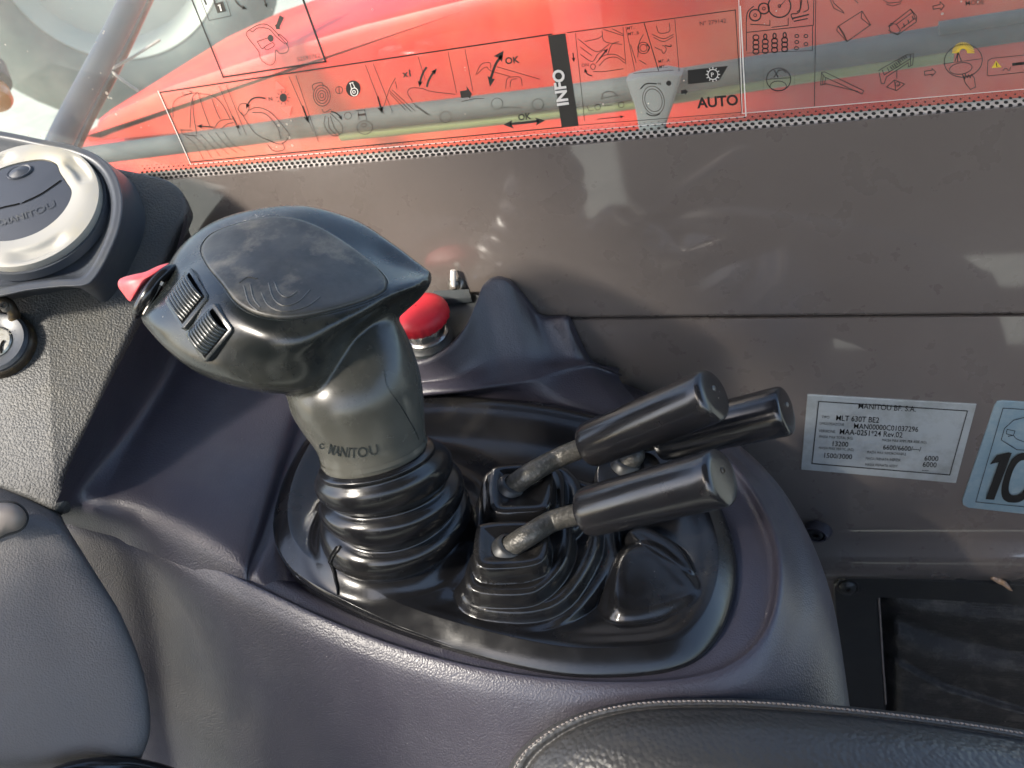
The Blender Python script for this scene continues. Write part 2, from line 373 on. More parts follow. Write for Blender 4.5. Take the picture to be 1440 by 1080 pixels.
wl.grid([[pY(u, v, WY + c) for v in (800, 860, 920, 1000, 1100)] for u, c in ((1090, .004), (1166, .004), (1186, .004), (1200, .005))])
lowpanel = wl.build('lower_wall_panel', M['wall'], sharp=50); tag(lowpanel, kind='structure')

# ------------------------------------------------------------------ window
GY = WY + .003
on_glass = lambda u, v: pY(u, v, GY - .0008)
on_film = lambda u, v: pY(u, v, GY - .0005)
win = thing('side_window', pY(640, vtop(640), GY), 'dusty side window pane above the brown-grey wall panel', 'window')
p = MB()
p.grid([[pY(u, (vtop(u) + 3) * (1 - k) + (-160) * k, GY) for u in np.linspace(-260, 1640, 20)] for k in np.linspace(0, 1, 10)])
p.build('pane', M['glass'], win, smooth=False)
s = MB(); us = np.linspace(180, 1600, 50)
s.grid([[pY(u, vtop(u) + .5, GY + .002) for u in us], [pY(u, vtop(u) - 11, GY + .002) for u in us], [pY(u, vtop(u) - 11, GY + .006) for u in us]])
s.build('edge_glow_strip', M['seal'], win)  # pale strip stands in for light glowing at the glass edge
s = MB(); s.grid([[pY(u, vtop(u) + 1, GY - .0003) for u in us], [pY(u, vtop(u) - 8.5, GY - .0003) for u in us]]); s.build('edge_glow_band', M['seal'], win)  # second pale band painting the edge-lit glow just under the dots
d = MB(); pl = lambda u, v: pY(u, v, GY - .0006)
xl, xr = pY(200, vtop(200), GY)[0], pY(1600, vtop(1600), GY)[0]
zb = pY(640, vtop(640), GY)[2]
nx = int((xr - xl) / .0040)
def u_of_x(x):     # pixel column of a point on the window's lower edge
    lo, hi = 150, 1650
    for _ in range(24):
        mid = (lo + hi) / 2
        if pY(mid, vtop(mid), GY)[0] < x: lo = mid
        else: hi = mid
    return lo
for i in range(nx):
    for k, (dv, r) in enumerate(((1.5, 3.3), (6.5, 3.3), (11.7, 2.5), (16.6, 1.6), (21, .9))):
        u = u_of_x(xl + (i + .5 * (k % 2)) * .0040)
        d.disc((u, vtop(u) - dv), r * (1 if u > 560 else .78), pl, n=8, ry=r * .72)
d.build('frit_dots', M['ink'], win, smooth=False, kind='stuff')
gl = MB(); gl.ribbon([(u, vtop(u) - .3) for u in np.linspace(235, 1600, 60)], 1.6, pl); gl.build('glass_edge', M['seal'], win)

# ------------------------------------------------------------------ decals on the glass
def Zm(ox, oy, s): return lambda *pts: [(ox + x / s, oy + y / s) for x, y in pts]
def decal(label, corners, filmmat, cat='sticker'):
    t = thing('instruction_decal', pY(*corners[-1], GY - .0005), label, cat)
    m = MB(); m.poly(corners, on_film); m.build('clear_film', filmmat, t, smooth=False); return t
def arrow(m, a, b, w, head, place=on_glass, both=False, ctrl=None):
    a = np.array(a, float); b = np.array(b, float)
    P = np.array([a, b]) if ctrl is None else np.array([(1 - q)**2 * a + 2 * q * (1 - q) * np.array(ctrl) + q * q * b for q in np.linspace(0, 1, 9)])
    def hd(tip, frm):
        t = nrm(tip - frm); n = np.array([-t[1], t[0]])
        m.poly([tip + t * head * .6, tip - t * head * .7 + n * head * .55, tip - t * head * .45, tip - t * head * .7 - n * head * .55], place)
    m.ribbon(P, w, place); hd(P[-1], P[-2])
    if both: hd(P[0], P[1])

# --- long INFO strip
dA = decal('long clear instruction strip with INFO bar, OK arrows and AUTO along the window bottom', [(224, 129), (1040, 10), (1046, 162), (268, 229)], M['decal'])
m = MB(); m.line([(225, 130), (776, 48)], 1.9, on_glass); m.line([(798, 46), (1034, 14)], 1.2, on_glass); m.line([(225, 130), (268, 228)], 1.5, on_glass)
m.line([(268, 228), (790, 179)], 1.5, on_glass); m.line([(1034, 14), (1043, 158)], 1, on_glass); m.line([(815, 176), (1043, 158)], .8, on_glass); m.build('border', M['ink'], dA, smooth=False)
m = MB(); m.line([(1041, 9), (1049, 163)], 1.6, on_film); m.line([(270, 231), (1048, 164)], .8, on_film); m.line([(222, 128), (268, 231)], .8, on_film); m.build('film_edge', M['white'], dA, smooth=False)
m = MB()
for a, b in (((308, 121), (338, 190)), ((318, 120), (346, 190)), ((406, 107), (440, 184)), ((416, 106), (448, 200)), ((514, 92), (540, 160)), ((525, 90), (552, 158)), ((630, 73), (642, 130)), ((654, 70), (665, 128)),
             ((588, 80), (598, 112)), ((809, 47), (822, 170)), ((880, 38), (893, 100)), ((876, 38), (880, 90)), ((949, 27), (955, 100))): m.line([a, b], .8, on_glass)
m.line([(906, 33), (926, 99)], 1.3, on_glass); m.build('panel_lines', M['inkfaint'], dA, smooth=False, kind='stuff')
# door pictogram
z = Zm(220, 40, 4.235); m = MB()
for c in (z((100, 530), (98, 460), (120, 420), (180, 395), (240, 382)), z((200, 590), (205, 480), (215, 410), (240, 385)), z((240, 385), (250, 388), (275, 470), (320, 590)), z((250, 388), (330, 400), (390, 450), (440, 540)), z((215, 415), (222, 520), (240, 630)),
          z((330, 420), (360, 500), (380, 540)), z((340, 600), (380, 550), (460, 538)), z((385, 600), (420, 570), (460, 560)), z((138, 605), (210, 605)), z((150, 600), (160, 630), (240, 640)), z((150, 380), (170, 395), (210, 380), (190, 370))):
    m.ribbon(cr(c, 16), .9, on_glass)
for q in range(6): m.ribbon(cr(z((170 + 45 * q, 640 - 6 * q), (230 + 45 * q, 690), (280 + 50 * q, 780 - 10 * q)), 8), .6, on_glass)
m.build('door_pictogram', M['inkfaint'], dA, smooth=False)
for a, b, w_, h_, c_ in (((340, 588), (256, 582), 1.5, 6, None), ((452, 520), (488, 590), 1, 5, None), ((870, 460), (900, 545), 2, 8, None), ((1318, 405), (1340, 490), 2, 8, None), ((650, 418), (540, 465), 1.8, 6, (560, 390)), ((1040, 495), (1100, 535), 1.6, 5, (1080, 500))):
    m = MB(); arrow(m, z(a)[0], z(b)[0], w_, h_, ctrl=z(c_)[0] if c_ else None); m.build('printed_arrow', M['ink'], dA, smooth=False)
# lever and light pictogram
m = MB()
for c in (z((485, 480), (500, 450), (540, 450), (550, 480), (520, 520), (485, 480)), z((505, 500), (560, 590), (610, 640), (700, 680)), z((545, 490), (600, 470), (680, 500), (760, 590), (790, 640), (740, 690), (660, 660)), z((570, 500), (650, 510), (720, 590), (740, 660)), z((660, 690), (700, 730), (760, 720), (750, 680))):
    m.ribbon(cr(c, 18), .9, on_glass)
m.text('N', z((668, 432))[0], (1, -.15), on_glass, 7.5, .02); m.build('lever_pictogram', M['inkfaint'], dA, smooth=False)
m = MB(); m.disc(z((755, 412))[0], 5.2, on_glass, ry=6)
for q in range(10): a = q * math.pi / 5; cx, cy = z((755, 412))[0]; m.line([(cx + 7.5 * math.cos(a), cy + 7.5 * math.sin(a)), (cx + 9.5 * math.cos(a), cy + 9.5 * math.sin(a))], 1, on_glass)
m.build('light_symbol', M['ink'], dA, smooth=False)
m = MB(); m.poly(z((712, 310), (766, 360), (704, 368)), on_glass); m.poly(z((735, 470), (806, 462), (792, 522)), on_glass); m.build('direction_triangles', M['redink'], dA, smooth=False)
# horn and key pictograms
m = MB()
for r in (13.5, 10, 6.5, 3): m.ring(z((985, 400))[0], r * .88, .9, on_glass, ry=r * 1.1, rot=-.1)
m.ribbon(cr(z((935, 370), (930, 335), (985, 322), (992, 350)), 8), .9, on_glass)
for c in (z((985, 480), (1000, 500), (1040, 480)), z((1005, 520), (1000, 580), (1050, 640), (1105, 620), (1100, 570), (1035, 505)), z((1025, 530), (1030, 590), (1075, 640)), z((1035, 520), (1060, 590), (1090, 630))): m.ribbon(cr(c, 14), .9, on_glass)
m.ring(z((1088, 367))[0], 5, .8, on_glass); m.line(z((1087, 350), (1089, 385)), 1, on_glass); m.ring(z((1140, 520))[0], 5, .7, on_glass)
m.ring(z((1240, 590))[0], 11, .9, on_glass, ry=9.5); m.line(z((1190, 490), (1242, 485)), .9, on_glass); m.line(z((1200, 490), (1208, 545)), .9, on_glass); m.line(z((1240, 487), (1252, 545)), .9, on_glass); m.ring(z((1235, 575))[0], 3.5, .9, on_glass, ry=2.5); m.line(z((1205, 515), (1238, 512)), 3, on_glass)
m.build('key_pictogram', M['inkfaint'], dA, smooth=False)
m = MB(); m.disc(z((1172, 358))[0], 10.3, on_glass, n=20, ry=11.5); m.build('badge_disc', M['ink'], dA, smooth=False)
m = MB(); pf = lambda u, v: pY(u, v, GY - .0012); m.ring(z((1178, 378))[0], 5, 1, pf, ry=5.5); m.line(z((1150, 328), (1170, 322)), 1, pf); m.line(z((1154, 330), (1162, 360)), .9, pf); m.line(z((1168, 325), (1182, 352)), .9, pf); m.ring(z((1176, 378))[0], 2, .9, pf); m.build('badge_symbol', M['white'], dA, smooth=False)
# boom pictograms
z = Zm(540, 30, 4.966); m = MB()
m.text('x1', z((135, 390))[0], (1, -.14), on_glass, 13, .03)
arrow(m, z((298, 320))[0], z((250, 440))[0], 2.6, 7, ctrl=z((258, 370))[0]); arrow(m, z((300, 458))[0], z((356, 345))[0], 2.6, 7, ctrl=z((308, 400))[0])
m.text('OK', z((848, 300))[0], (1, -.13), on_glass, 13, .03); m.text('OK', z((938, 692))[0], (1, -.12), on_glass, 12, .03)
m.ribbon(cr(z((822, 240), (780, 300), (745, 400)), 10), 3.2, on_glass); m.ribbon(cr(z((880, 718), (980, 708), (1080, 696)), 6), 3, on_glass)
for t in (((835, 205), (765, 243), (800, 255), (825, 285)), ((740, 458), (722, 378), (748, 398), (775, 402)), ((832, 722), (895, 690), (888, 718), (908, 750)), ((1125, 692), (1055, 672), (1070, 697), (1062, 728))): m.poly(z(*t), on_glass)
m.poly(z((530, 488), (580, 480), (574, 450), (614, 505), (600, 540), (590, 530), (538, 536)), on_glass)
m.build('arrow_lettering', M['inkgrey'], dA, smooth=False)
m = MB()
for c in (z((0, 590), (40, 470), (80, 395)), z((40, 485), (190, 630)), z((55, 478), (215, 625)), z((40, 500), (150, 620)), z((200, 560), (165, 500), (190, 465), (270, 470), (330, 490), (500, 510)), z((200, 570), (320, 655)), z((215, 590), (310, 655)), z((80, 420), (90, 470)),
          z((640, 375), (680, 300), (740, 290), (745, 330)), z((650, 370), (690, 330), (720, 320), (745, 345), (880, 385)), z((790, 318), (1090, 405)), z((850, 470), (860, 400), (910, 388), (955, 395), (965, 450)), z((880, 460), (890, 410), (930, 400)), z((820, 600), (900, 600), (960, 605)), z((540, 560), (640, 540), (700, 540))):
    m.ribbon(cr(c, 14), .8, on_glass)
for cx, cy in ((790, 575), (1075, 580), (430, 668)): m.ring(z((cx, cy))[0], 8, .7, on_glass)
m.build('boom_pictogram', M['inkfaint'], dA, smooth=False)
# INFO bar
m = MB(); m.poly([(770.5, 50), (795, 47), (814, 177), (790, 179.5)], on_glass); m.build('info_bar', M['inkgrey'], dA, smooth=False)
m = MB(); pf = lambda u, v: pY(u, v, GY - .0013); m.text('INFO', (799.5, 148), (-.155, -1), pf, 22, .035, up=(-1, .13)); m.build('info_lettering', M['decalwhite'] if 'decalwhite' in M else M['white'], dA, smooth=False)
# right part
z = Zm(780, 0, 4.966); m = MB()
for c in (z((160, 270), (290, 360), (380, 310)), z((180, 330), (260, 390)), z((180, 380), (260, 430), (300, 380), (350, 345)), z((210, 290), (300, 270), (330, 250)), z((330, 215), (350, 290), (470, 310)), z((340, 205), (480, 250)), z((400, 200), (480, 240)), z((290, 440), (340, 390), (420, 380), (490, 420)), z((310, 460), (360, 410), (430, 400), (490, 440)), z((370, 380), (400, 310), (450, 290)),
          z((250, 460), (265, 445), (285, 460), (275, 485), (255, 480), (250, 460)), z((270, 500), (340, 500), (480, 480)), z((580, 400), (590, 300), (620, 240)), z((590, 420), (640, 450)), z((530, 310), (570, 440)), z((680, 240), (760, 270), (830, 240)), z((690, 260), (760, 290), (830, 255)), z((710, 180), (730, 230), (800, 220), (800, 160)), z((750, 320), (765, 320), (780, 345), (760, 375), (745, 345)), z((700, 330), (740, 350))):
    m.ribbon(cr(c, 12), .85, on_glass)
for r in (8, 5): m.ring(z((620, 335))[0], r, .9, on_glass)
for r in (15, 12): m.ring(z((690, 700))[0], r, .8, on_glass, ry=r * 1.35, rot=-.25)
m.ribbon(cr(z((330, 695), (340, 650), (400, 640), (435, 665)), 10), .9, on_glass); m.line(z((320, 690), (460, 662)), .8, on_glass); m.ring(z((300, 748))[0], 4, .8, on_glass); m.ring(z((465, 732))[0], 4, .8, on_glass); m.line(z((345, 740), (400, 735)), .7, on_glass); m.line(z((225, 740), (240, 775), (270, 770)), .8, on_glass)
m.line(z((550, 512), (830, 490)), .7, on_glass)
m.text('MT...', z((505, 208))[0], (1, -.12), on_glass, 6, .01); m.text('MT...B', z((512, 248))[0], (1, -.12), on_glass, 6, .01); m.text('MT...A', z((724, 440))[0], (1, -.12), on_glass, 6, .01); m.text('MT...', z((730, 478))[0], (1, -.12), on_glass, 6, .01); m.text('ON', z((188, 468))[0], (1, -.12), on_glass, 6.5, .01); m.text('N', z((722, 595))[0], (1, -.12), on_glass, 5.5, .01)
m.build('machine_pictogram', M['inkfaint'], dA, smooth=False)
m = MB(); arrow(m, z((310, 415))[0], z((362, 350))[0], 1.6, 5); arrow(m, z((262, 530))[0], z((214, 490))[0], 1.4, 5, ctrl=z((220, 525))[0]); m.line(z((300, 832), (470, 815)), 1.1, on_glass); m.poly(z((484, 813), (458, 806), (460, 826)), on_glass); arrow(m, z((128, 370))[0], z((133, 420))[0], 1.5, 5)
m.ribbon(cr(z((600, 620), (640, 585), (712, 585)), 8), 1.6, on_glass); m.disc(z((797, 581))[0], 3.6, on_glass)
m.build('printed_arrow', M['ink'], dA, smooth=False, kind='stuff'); m = MB()
m.poly(z((930, 490), (1210, 460), (1150, 560), (1080, 572), (930, 588)), on_glass); m.build('speed_block', M['ink'], dA, smooth=False); m = MB(); m.poly(z((882, 630), (908, 627), (906, 618), (930, 640), (912, 662), (910, 652), (884, 656)), on_glass); m.ribbon(cr(z((810, 310), (812, 325), (770, 318)), 6), 1.3, on_glass); m.ribbon(cr(z((640, 310), (662, 330), (650, 358)), 8), 1.5, on_glass)
m.ring(z((690, 700))[0], 17, 1.3, on_glass, ry=22, a0=1.0, a1=2.2)
m.build('dial_symbols', M['ink'], dA, smooth=False, kind='stuff')
m = MB(); m.text('AUTO', z((1000, 755))[0], (1, -.085), on_glass, 20.5, .028); m.build('auto_lettering', M['ink'], dA, smooth=False)
m = MB(); m.text('N° 279142', z((1012, 180))[0], (1, -.12), on_glass, 8.5, .0); m.build('serial_lettering', M['ink'], dA, smooth=False)
m = MB(); pf = lambda u, v: pY(u, v, GY - .0013); cx, cy = z((1105, 520))[0]; m.ring((cx, cy), 7, 1.1, pf); m.text('P', (cx - 2.8, cy + 3.5), (1, -.1), pf, 8.5, .01)
for q in range(12): a = q * math.pi / 6; m.line([(cx + 7 * math.cos(a), cy + 7 * math.sin(a)), (cx + 9.6 * math.cos(a), cy + 9.6 * math.sin(a))], 1.2, pf)
m.build('gear_symbol', M['white'], dA, smooth=False)

# --- small decal, top left
dB = decal('black-framed decal with padlock and glove pictograms, cut by the top of the picture', [(262, -20), (424, -40), (458, 86), (313, 108)], M['decal2'])
m = MB(); m.line([(258, -30), (314, 108.5)], 2, on_glass); m.line([(314, 108.5), (458, 86.5)], 2.3, on_glass); m.line([(458, 86.5), (412, -40)], 2.8, on_glass); m.build('border', M['ink'], dB, smooth=False)
z = Zm(240, 0, 6); m = MB(); m.line(z((240, -40), (325, 173), (510, 133), (455, -40)), .9, on_glass)
for c in (z((690, 270), (660, 255), (640, 300), (740, 430), (760, 500), (830, 550), (880, 520), (885, 440), (890, 420), (920, 450), (980, 440), (990, 390), (910, 295), (820, 210), (740, 210), (665, 250)), z((690, 270), (740, 235), (830, 245), (890, 310), (965, 372)), z((730, 350), (820, 320)), z((730, 350), (770, 410), (800, 390), (860, 360), (870, 390), (810, 420), (790, 395)), z((905, 310), (920, 290), (985, 350), (970, 372))): m.ribbon(cr(c, 40), .9, on_glass)
m.build('glove_pictogram', M['inkgrey'], dB, smooth=False)
m = MB(); m.poly(z((368, 32), (440, 10), (470, 95), (395, 112)), on_glass); m.line(z((375, 30), (355, -30)), 2, on_glass); m.line(z((300, 35), (285, 0)), 2.5, on_glass); m.disc(z((843, 322))[0], 4, on_glass, ry=5.2, rot=-.3)
m.poly(z((920, 128), (955, 150), (920, 225), (922, 246), (890, 245), (880, 212), (893, 205)), on_glass); arrow(m, z((545, 0))[0], z((625, 70))[0], 2, 6, ctrl=z((570, 50))[0]); arrow(m, z((780, -30))[0], z((808, 50))[0], 1.8, 5)
m.text('52591762', z((1068, 520))[0], (1, -.19), on_glass, 8.2, .0); m.build('padlock_and_arrows', M['inkgrey'], dB, smooth=False)
m = MB(); m.line(z((412, 40), (425, 88)), 2, lambda u, v: pY(u, v, GY - .0013)); m.line(z((402, 46), (416, 40)), 1.6, lambda u, v: pY(u, v, GY - .0013)); m.build('padlock_keyhole', M['white'], dB, smooth=False)

# --- decal at right with gauges and attachments
dC = decal('clear decal with gauge panel and attachment drawings at the right of the window', [(1046, -60), (1640, -130), (1640, 105), (1050, 160)], M['decal2'])
z = Zm(1030, 0, 3.512); m = MB()
m.line(z((30, -40), (48, 560)), .9, on_glass); m.line(z((48, 560), (1440, 440)), .8, on_film); m.build('film_edge', M['white'], dC, smooth=False)
m = MB(); m.line(z((412, -40), (405, 525)), 1, on_glass); m.line(z((70, 250), (68, 110)), 1.1, on_glass); m.ribbon(cr(z((68, 110), (75, 60), (105, 30)), 10), 1.2, on_glass); m.line(z((70, 160), (400, 125)), 1.1, on_glass); m.line(z((400, 125), (402, -30)), 1.1, on_glass); m.line(z((395, 130), (395, 250)), 1, on_glass); m.line(z((70, 262), (392, 250)), .7, on_glass)
for cx, cy, r in ((112, 75, 8), (155, 42, 7.5), (232, 30, 16)): m.ring(z((cx, cy))[0], r, 1.7, on_glass); m.ring(z((cx, cy))[0], 2, 1, on_glass)
m.line(z((232, 33), (262, 0)), 1, on_glass); m.ribbon(cr(z((300, 100), (290, 70), (330, 60), (345, -20)), 10), 1.3, on_glass); m.ribbon(cr(z((318, 60), (335, 40), (333, -20)), 8), 1.2, on_glass); m.ribbon(cr(z((350, 60), (375, 45), (370, 0)), 8), 1.1, on_glass)
m.line(z((90, 120), (185, 125), (185, 100)), 1.1, on_glass); m.line(z((195, 135), (275, 125), (275, 90)), 1.1, on_glass); m.line(z((300, 90), (375, 72)), 2, on_glass); m.line(z((305, 105), (370, 92)), 1.5, on_glass)
for k, cx in enumerate((116, 162, 208, 258)):
    for cy in (185, 210, 232, 255): m.ring(z((cx, cy - k * 4))[0], 4.2 if (cy != 185 or k == 0) else 2.2, 1.5, on_glass, ry=3.6, n=12)
    m.line(z((cx - 12, 200 - k * 4), (cx + 12, 200 - k * 4)), 1, on_glass)
for cx, cy in ((318, 178), (318, 208), (316, 238), (363, 178), (363, 218)): m.ring(z((cx, cy))[0], 2.8, 1.1, on_glass, n=12, ry=2.2)
m.ring(z((228, 392))[0], 17, 1.1, on_glass, ry=16); m.ring(z((226, 425))[0], 11.5, .9, on_glass, ry=7); m.line(z((165, 392), (290, 384)), .9, on_glass); m.line(z((205, 345), (225, 380)), 1.4, on_glass); m.line(z((230, 345), (205, 382)), 1.2, on_glass); m.ribbon(cr(z((225, 350), (250, 345), (265, 360)), 6), 1.2, on_glass)
for q in range(18):
    for (ax, ay), (bx, by) in (((155, 330), (310, 318)), ((155, 330), (152, 455)), ((308, 320), (306, 445)), ((152, 462), (306, 450))):
        m.disc(z((ax + (bx - ax) * q / 17, ay + (by - ay) * q / 17))[0], .5, on_glass, n=5)
m.build('gauge_panel', M['ink'], dC, smooth=False)
m = MB()
for c in (((475, -20), (500, 40), (550, 65), (545, 55), (500, 15), (490, -20)), ((570, -30), (620, 15)), ((522, 130), (640, 55), (682, 122), (568, 205), (522, 130)), ((520, 132), (515, 150), (565, 205), (550, 165), (525, 130)), ((640, 55), (635, 90), (680, 125)),
          ((770, 130), (880, 45), (910, 80), (908, 108), (820, 170), (770, 150)), ((780, 115), (810, 120), (830, 150), (815, 172), (780, 160), (775, 130), (790, 122)), ((810, 120), (890, 60)), ((835, 140), (905, 88)), ((880, 48), (895, 70), (905, 100)), ((730, -10), (770, 15), (830, 10), (850, -20)), ((760, 20), (790, 30), (830, 18)),
          ((440, 358), (455, 355), (648, 448), (640, 465), (455, 380), (440, 360)), ((440, 360), (435, 420), (455, 418), (460, 385)), ((455, 412), (620, 452)), ((448, 372), (445, 415)),
          ((722, 350), (735, 340), (860, 270), (895, 265), (890, 320), (870, 330), (868, 310), (760, 380), (750, 412), (735, 412), (725, 360)), ((740, 345), (750, 370), (880, 290)), ((765, 335), (775, 355)), ((800, 315), (810, 335), (830, 320), (820, 300)), ((880, 268), (880, 325)), ((812, 345), (812, 385)), ((762, 430), (800, 395), (850, 415), (810, 448), (762, 430)), ((800, 395), (806, 445)), ((990, 30), (1025, 22), (1025, 8), (1046, 28), (1030, 50), (1025, 40), (992, 46), (990, 30)), ((948, 352), (985, 347), (985, 338), (1004, 356), (985, 376), (985, 366), (950, 372), (948, 352)),
          ((1135, 365), (1150, 410), (1175, 442), (1200, 430), (1195, 385), (1180, 368), (1175, 385), (1165, 368), (1160, 385), (1150, 365), (1148, 390), (1135, 365))): m.line(z(*c), 1.1, on_glass)
m.ring(z((1140, 300))[0], 27, 1, on_glass, ry=23, rot=-.2); m.ring(z((1128, 338))[0], 16, .9, on_glass, ry=8, rot=-.15); m.line(z((1042, 315), (1230, 290)), .8, on_glass); m.ring(z((815, 415))[0], 3, .8, on_glass)
for q in range(9): m.line(z((780 + q * 9, 330 - q * 7), (788 + q * 9, 340 - q * 7)), 1.6, on_glass)
for q in range(3): m.line(z((845 + 22 * q, 118 - 18 * q), (850 + 22 * q, 132 - 18 * q)), 1.6, on_glass)
m.line(z((1100, 300), (1115, 260), (1130, 300)), 1.4, on_glass); m.line(z((1112, 262), (1112, 305)), 1.2, on_glass); m.text('60', z((812, 425))[0], (1, -.1), on_glass, 5.5, 0)
m.text('MODE', z((1150, 28))[0], (1, -.08), on_glass, 9.5, .005)
m.line(z((1262, 300), (1280, 288), (1480, 268)), .9, on_glass); m.line(z((1262, 300), (1258, 370), (1265, 375), (1480, 352)), .9, on_glass); m.ribbon(cr(z((1335, 350), (1350, 335), (1365, 350), (1375, 330)), 8), .9, on_glass)
m.text('▪', z((1390, 325))[0], (1, -.08), on_glass, 1, 0) if False else None
for q in range(4): m.line(z((1388 + 20 * q, 318 - 2 * q), (1402 + 20 * q, 316 - 2 * q)), 4, on_glass)
m.build('attachment_drawings', M['inkgrey'], dC, smooth=False)
m = MB(); cx, cy = z((1140, 260))[0]
for q in range(17):
    a = math.pi + math.pi * q / 16; m.line([(cx + 6 * math.cos(a), cy + 6 * math.sin(a)), (cx + 15 * math.cos(a), cy + 14 * math.sin(a))], 1.4, on_glass)
m.poly(z((1280, 336), (1302, 300), (1330, 332)), on_glass); m.build('yellow_symbols', M['yellow'], dC, smooth=False)
m = MB(); m.line(z((1303, 311), (1305, 324)), 1.3, lambda u, v: pY(u, v, GY - .0013)); m.disc(z((1306, 329))[0], .8, lambda u, v: pY(u, v, GY - .0013), n=6); m.build('warning_mark', M['ink'], dC, smooth=False)

# ------------------------------------------------------------------ machine outside the window
BY = WY + .42
bo = thing('telescopic_boom', pY(700, 160, BY), 'red telescopic boom outside the side window', 'boom')
loop = [pY(u, v, BY) for u, v in ((128, 186), (132, 172), (150, 158), (238, 118), (372, 74), (500, 34), (660, -6), (900, -66), (1300, -150), (1900, -260), (1900, -20), (1440, 40), (900, 125), (480, 172), (126, 204))]
m = MB(); m.prism(np.array(loop) + [0, .30, 0], (0, -.30, 0), .012); m.build('boom_beam', M['boom'], bo, sharp=30)
loop = [pY(u, v, BY) for u, v in ((60, 226), (480, 182), (900, 132), (1440, 50), (1900, -10), (1900, 330), (60, 420))]
m = MB(); m.prism(np.array(loop) + [0, .30, 0], (0, -.26, 0), .01); m.build('chassis_side', M['boom'], bo, sharp=30)
m = MB(); m.tube([pY(u, v, BY - .05) for u, v in ((70, 226), (300, 196), (480, 172), (700, 147), (900, 122), (1150, 82), (1440, 38), (1800, -12))], .0115, 14, n=40); m.build('hydraulic_hose', M['tube'], bo)
m = MB(); m.tube([pY(u, v, BY - .045) for u, v in ((480, 189), (700, 166), (900, 142), (1150, 103), (1340, 76))], .0075, 10, n=24); m.build('hose_highlight', M['olive'], bo)  # olive tube painting in the hose's yellow-green highlight
m = MB(); m.tube([pY(u, v, BY - .06) for u, v in ((1320, 40), (1440, 22), (1800, -30))], .006, 10, n=24); m.build('thin_hose', M['tube'], bo)
m = MB(); m.prism([pY(u, v, BY - .06) for u, v in ((884, 104), (905, 97), (940, 92), (962, 96), (950, 135), (938, 170), (930, 230), (906, 230), (903, 180), (896, 140))], (0, -.02, 0), .004); m.build('hose_bracket', M['bracketpale'], bo)
# front wheel
wc = pD(150, -80, 2.0); wa = nrm(nrm(CAM - wc) + np.array([.1, 0, -.1]))
wh = thing('front_wheel', wc + np.array([0, 0, -.42]), 'grey tyre and pale wheel rim outside, upper left', 'wheel')
prof = [(.235, .02), (.26, .05), (.31, .06), (.375, .04), (.41, 0), (.415, -.06), (.41, -.2)]
m = MB(); m.lathe(wc, wa, prof, 60); m.build('tyre', M['tyre'], wh)
m = MB(); m.lathe(wc, wa, [(.0, -.02), (.05, -.02), (.09, -.03), (.13, -.01), (.21, -.02), (.238, .03), (.25, .045), (.26, .02)], 60); m.build('rim', M['rim'], wh)
# windscreen pillar and lamp
pi = thing('windscreen_pillar', pD(90, 200, .78), 'blue-grey tubular pillar slanting behind the dashboard', 'pillar')
m = MB(); m.tube([pD(u, v, t) for u, v, t in ((62, 245, .76), (100, 165, .78), (142, 85, .80), (196, -20, .83), (230, -90, .85))], .0112, 20, n=24); m.build('pillar_tube', M['pillar'], pi)
m = MB(); m.tube([pD(u, v, t) for u, v, t in ((94, 225, .79), (124, 160, .81), (165, 82, .83), (213, -20, .86))], .0075, 14, n=20); m.build('rubber_seal', M['rubber'], pi)
m = MB(); m.tube([pD(u, v, .82) for u, v in ((156, 98), (190, 78), (225, 56))], .0013, 8); m.tube([pD(u, v, .82) for u, v in ((156, 100), (175, 115), (194, 128))], .0013, 8); m.build('wire_stay', M['seal'], pi)
am = thing('marker_lamp', pD(0, 150, .85), 'small amber marker lamp at the left picture edge above the dashboard', 'lamp')
m = MB(); m.lathe(pD(-6, 132, .85), nrm(pD(4, 150, .82) - pD(-10, 110, .86)), [(0, -.012), (.010, -.012), (.0135, -.006), (.014, .012), (.011, .018), (0, .019)], 24); m.build('lens', M['amber'], am)
m = MB(); m.tube([pD(-6, 118, .85), pD(-14, 95, .86)], .015, 18); m.build('lamp_base', M['tube'], am)

# ================================================================== console moulding
con = thing('side_console', pC(700, 940, -.2), 'purple-grey grained plastic side console carrying the levers', 'console')
def bic(rows, nr, nc):
    rows = [np.asarray(r, float) for r in rows]
    R = np.stack([cr(r, nc) for r in rows]); return np.stack([cr(R[:, j], nr) for j in range(nc)], 1)
# ridge path (pixel, height above the deck plane)
ridge = [(60, 706, .006), (100, 722, .004), (160, 741, .001), (230, 763, -.002), (345, 819, -.001), (480, 882, 0), (620, 929, 0), (760, 955, 0), (900, 962, 0), (1010, 946, .0), (1075, 895, .001), (1096, 815, .002), (1082, 738, .001), (1035, 662, -.001), (960, 600, -.002), (900, 566, -.003), (850, 545, -.003)]
ridge3 = cr([pC(*q) for q in ridge], 120)
inner_px = [(130, 660, .016), (150, 690, .011), (200, 715, .007), (270, 735, .004), (400, 790, 0), (520, 840, 0), (640, 880, 0), (760, 890, 0), (880, 880, 0), (950, 860, 0), (985, 820, 0), (980, 770, 0), (960, 720, 0), (920, 680, 0), (870, 650, 0), (830, 630, 0), (800, 620, 0)]
inner3 = cr([pC(*q) for q in inner_px], 120)
T = np.gradient(ridge3, axis=0); N2 = np.stack([T[:, 1], -T[:, 0], 0 * T[:, 0]], 1); N2 /= np.linalg.norm(N2, axis=1)[:, None]
if np.dot(N2[40], inner3[40] - ridge3[40]) > 0: N2 = -N2
s01 = np.linspace(0, 1, 120)
rightness = sstep(.55, .72, s01)               # 0 along the front, 1 round the right-hand end
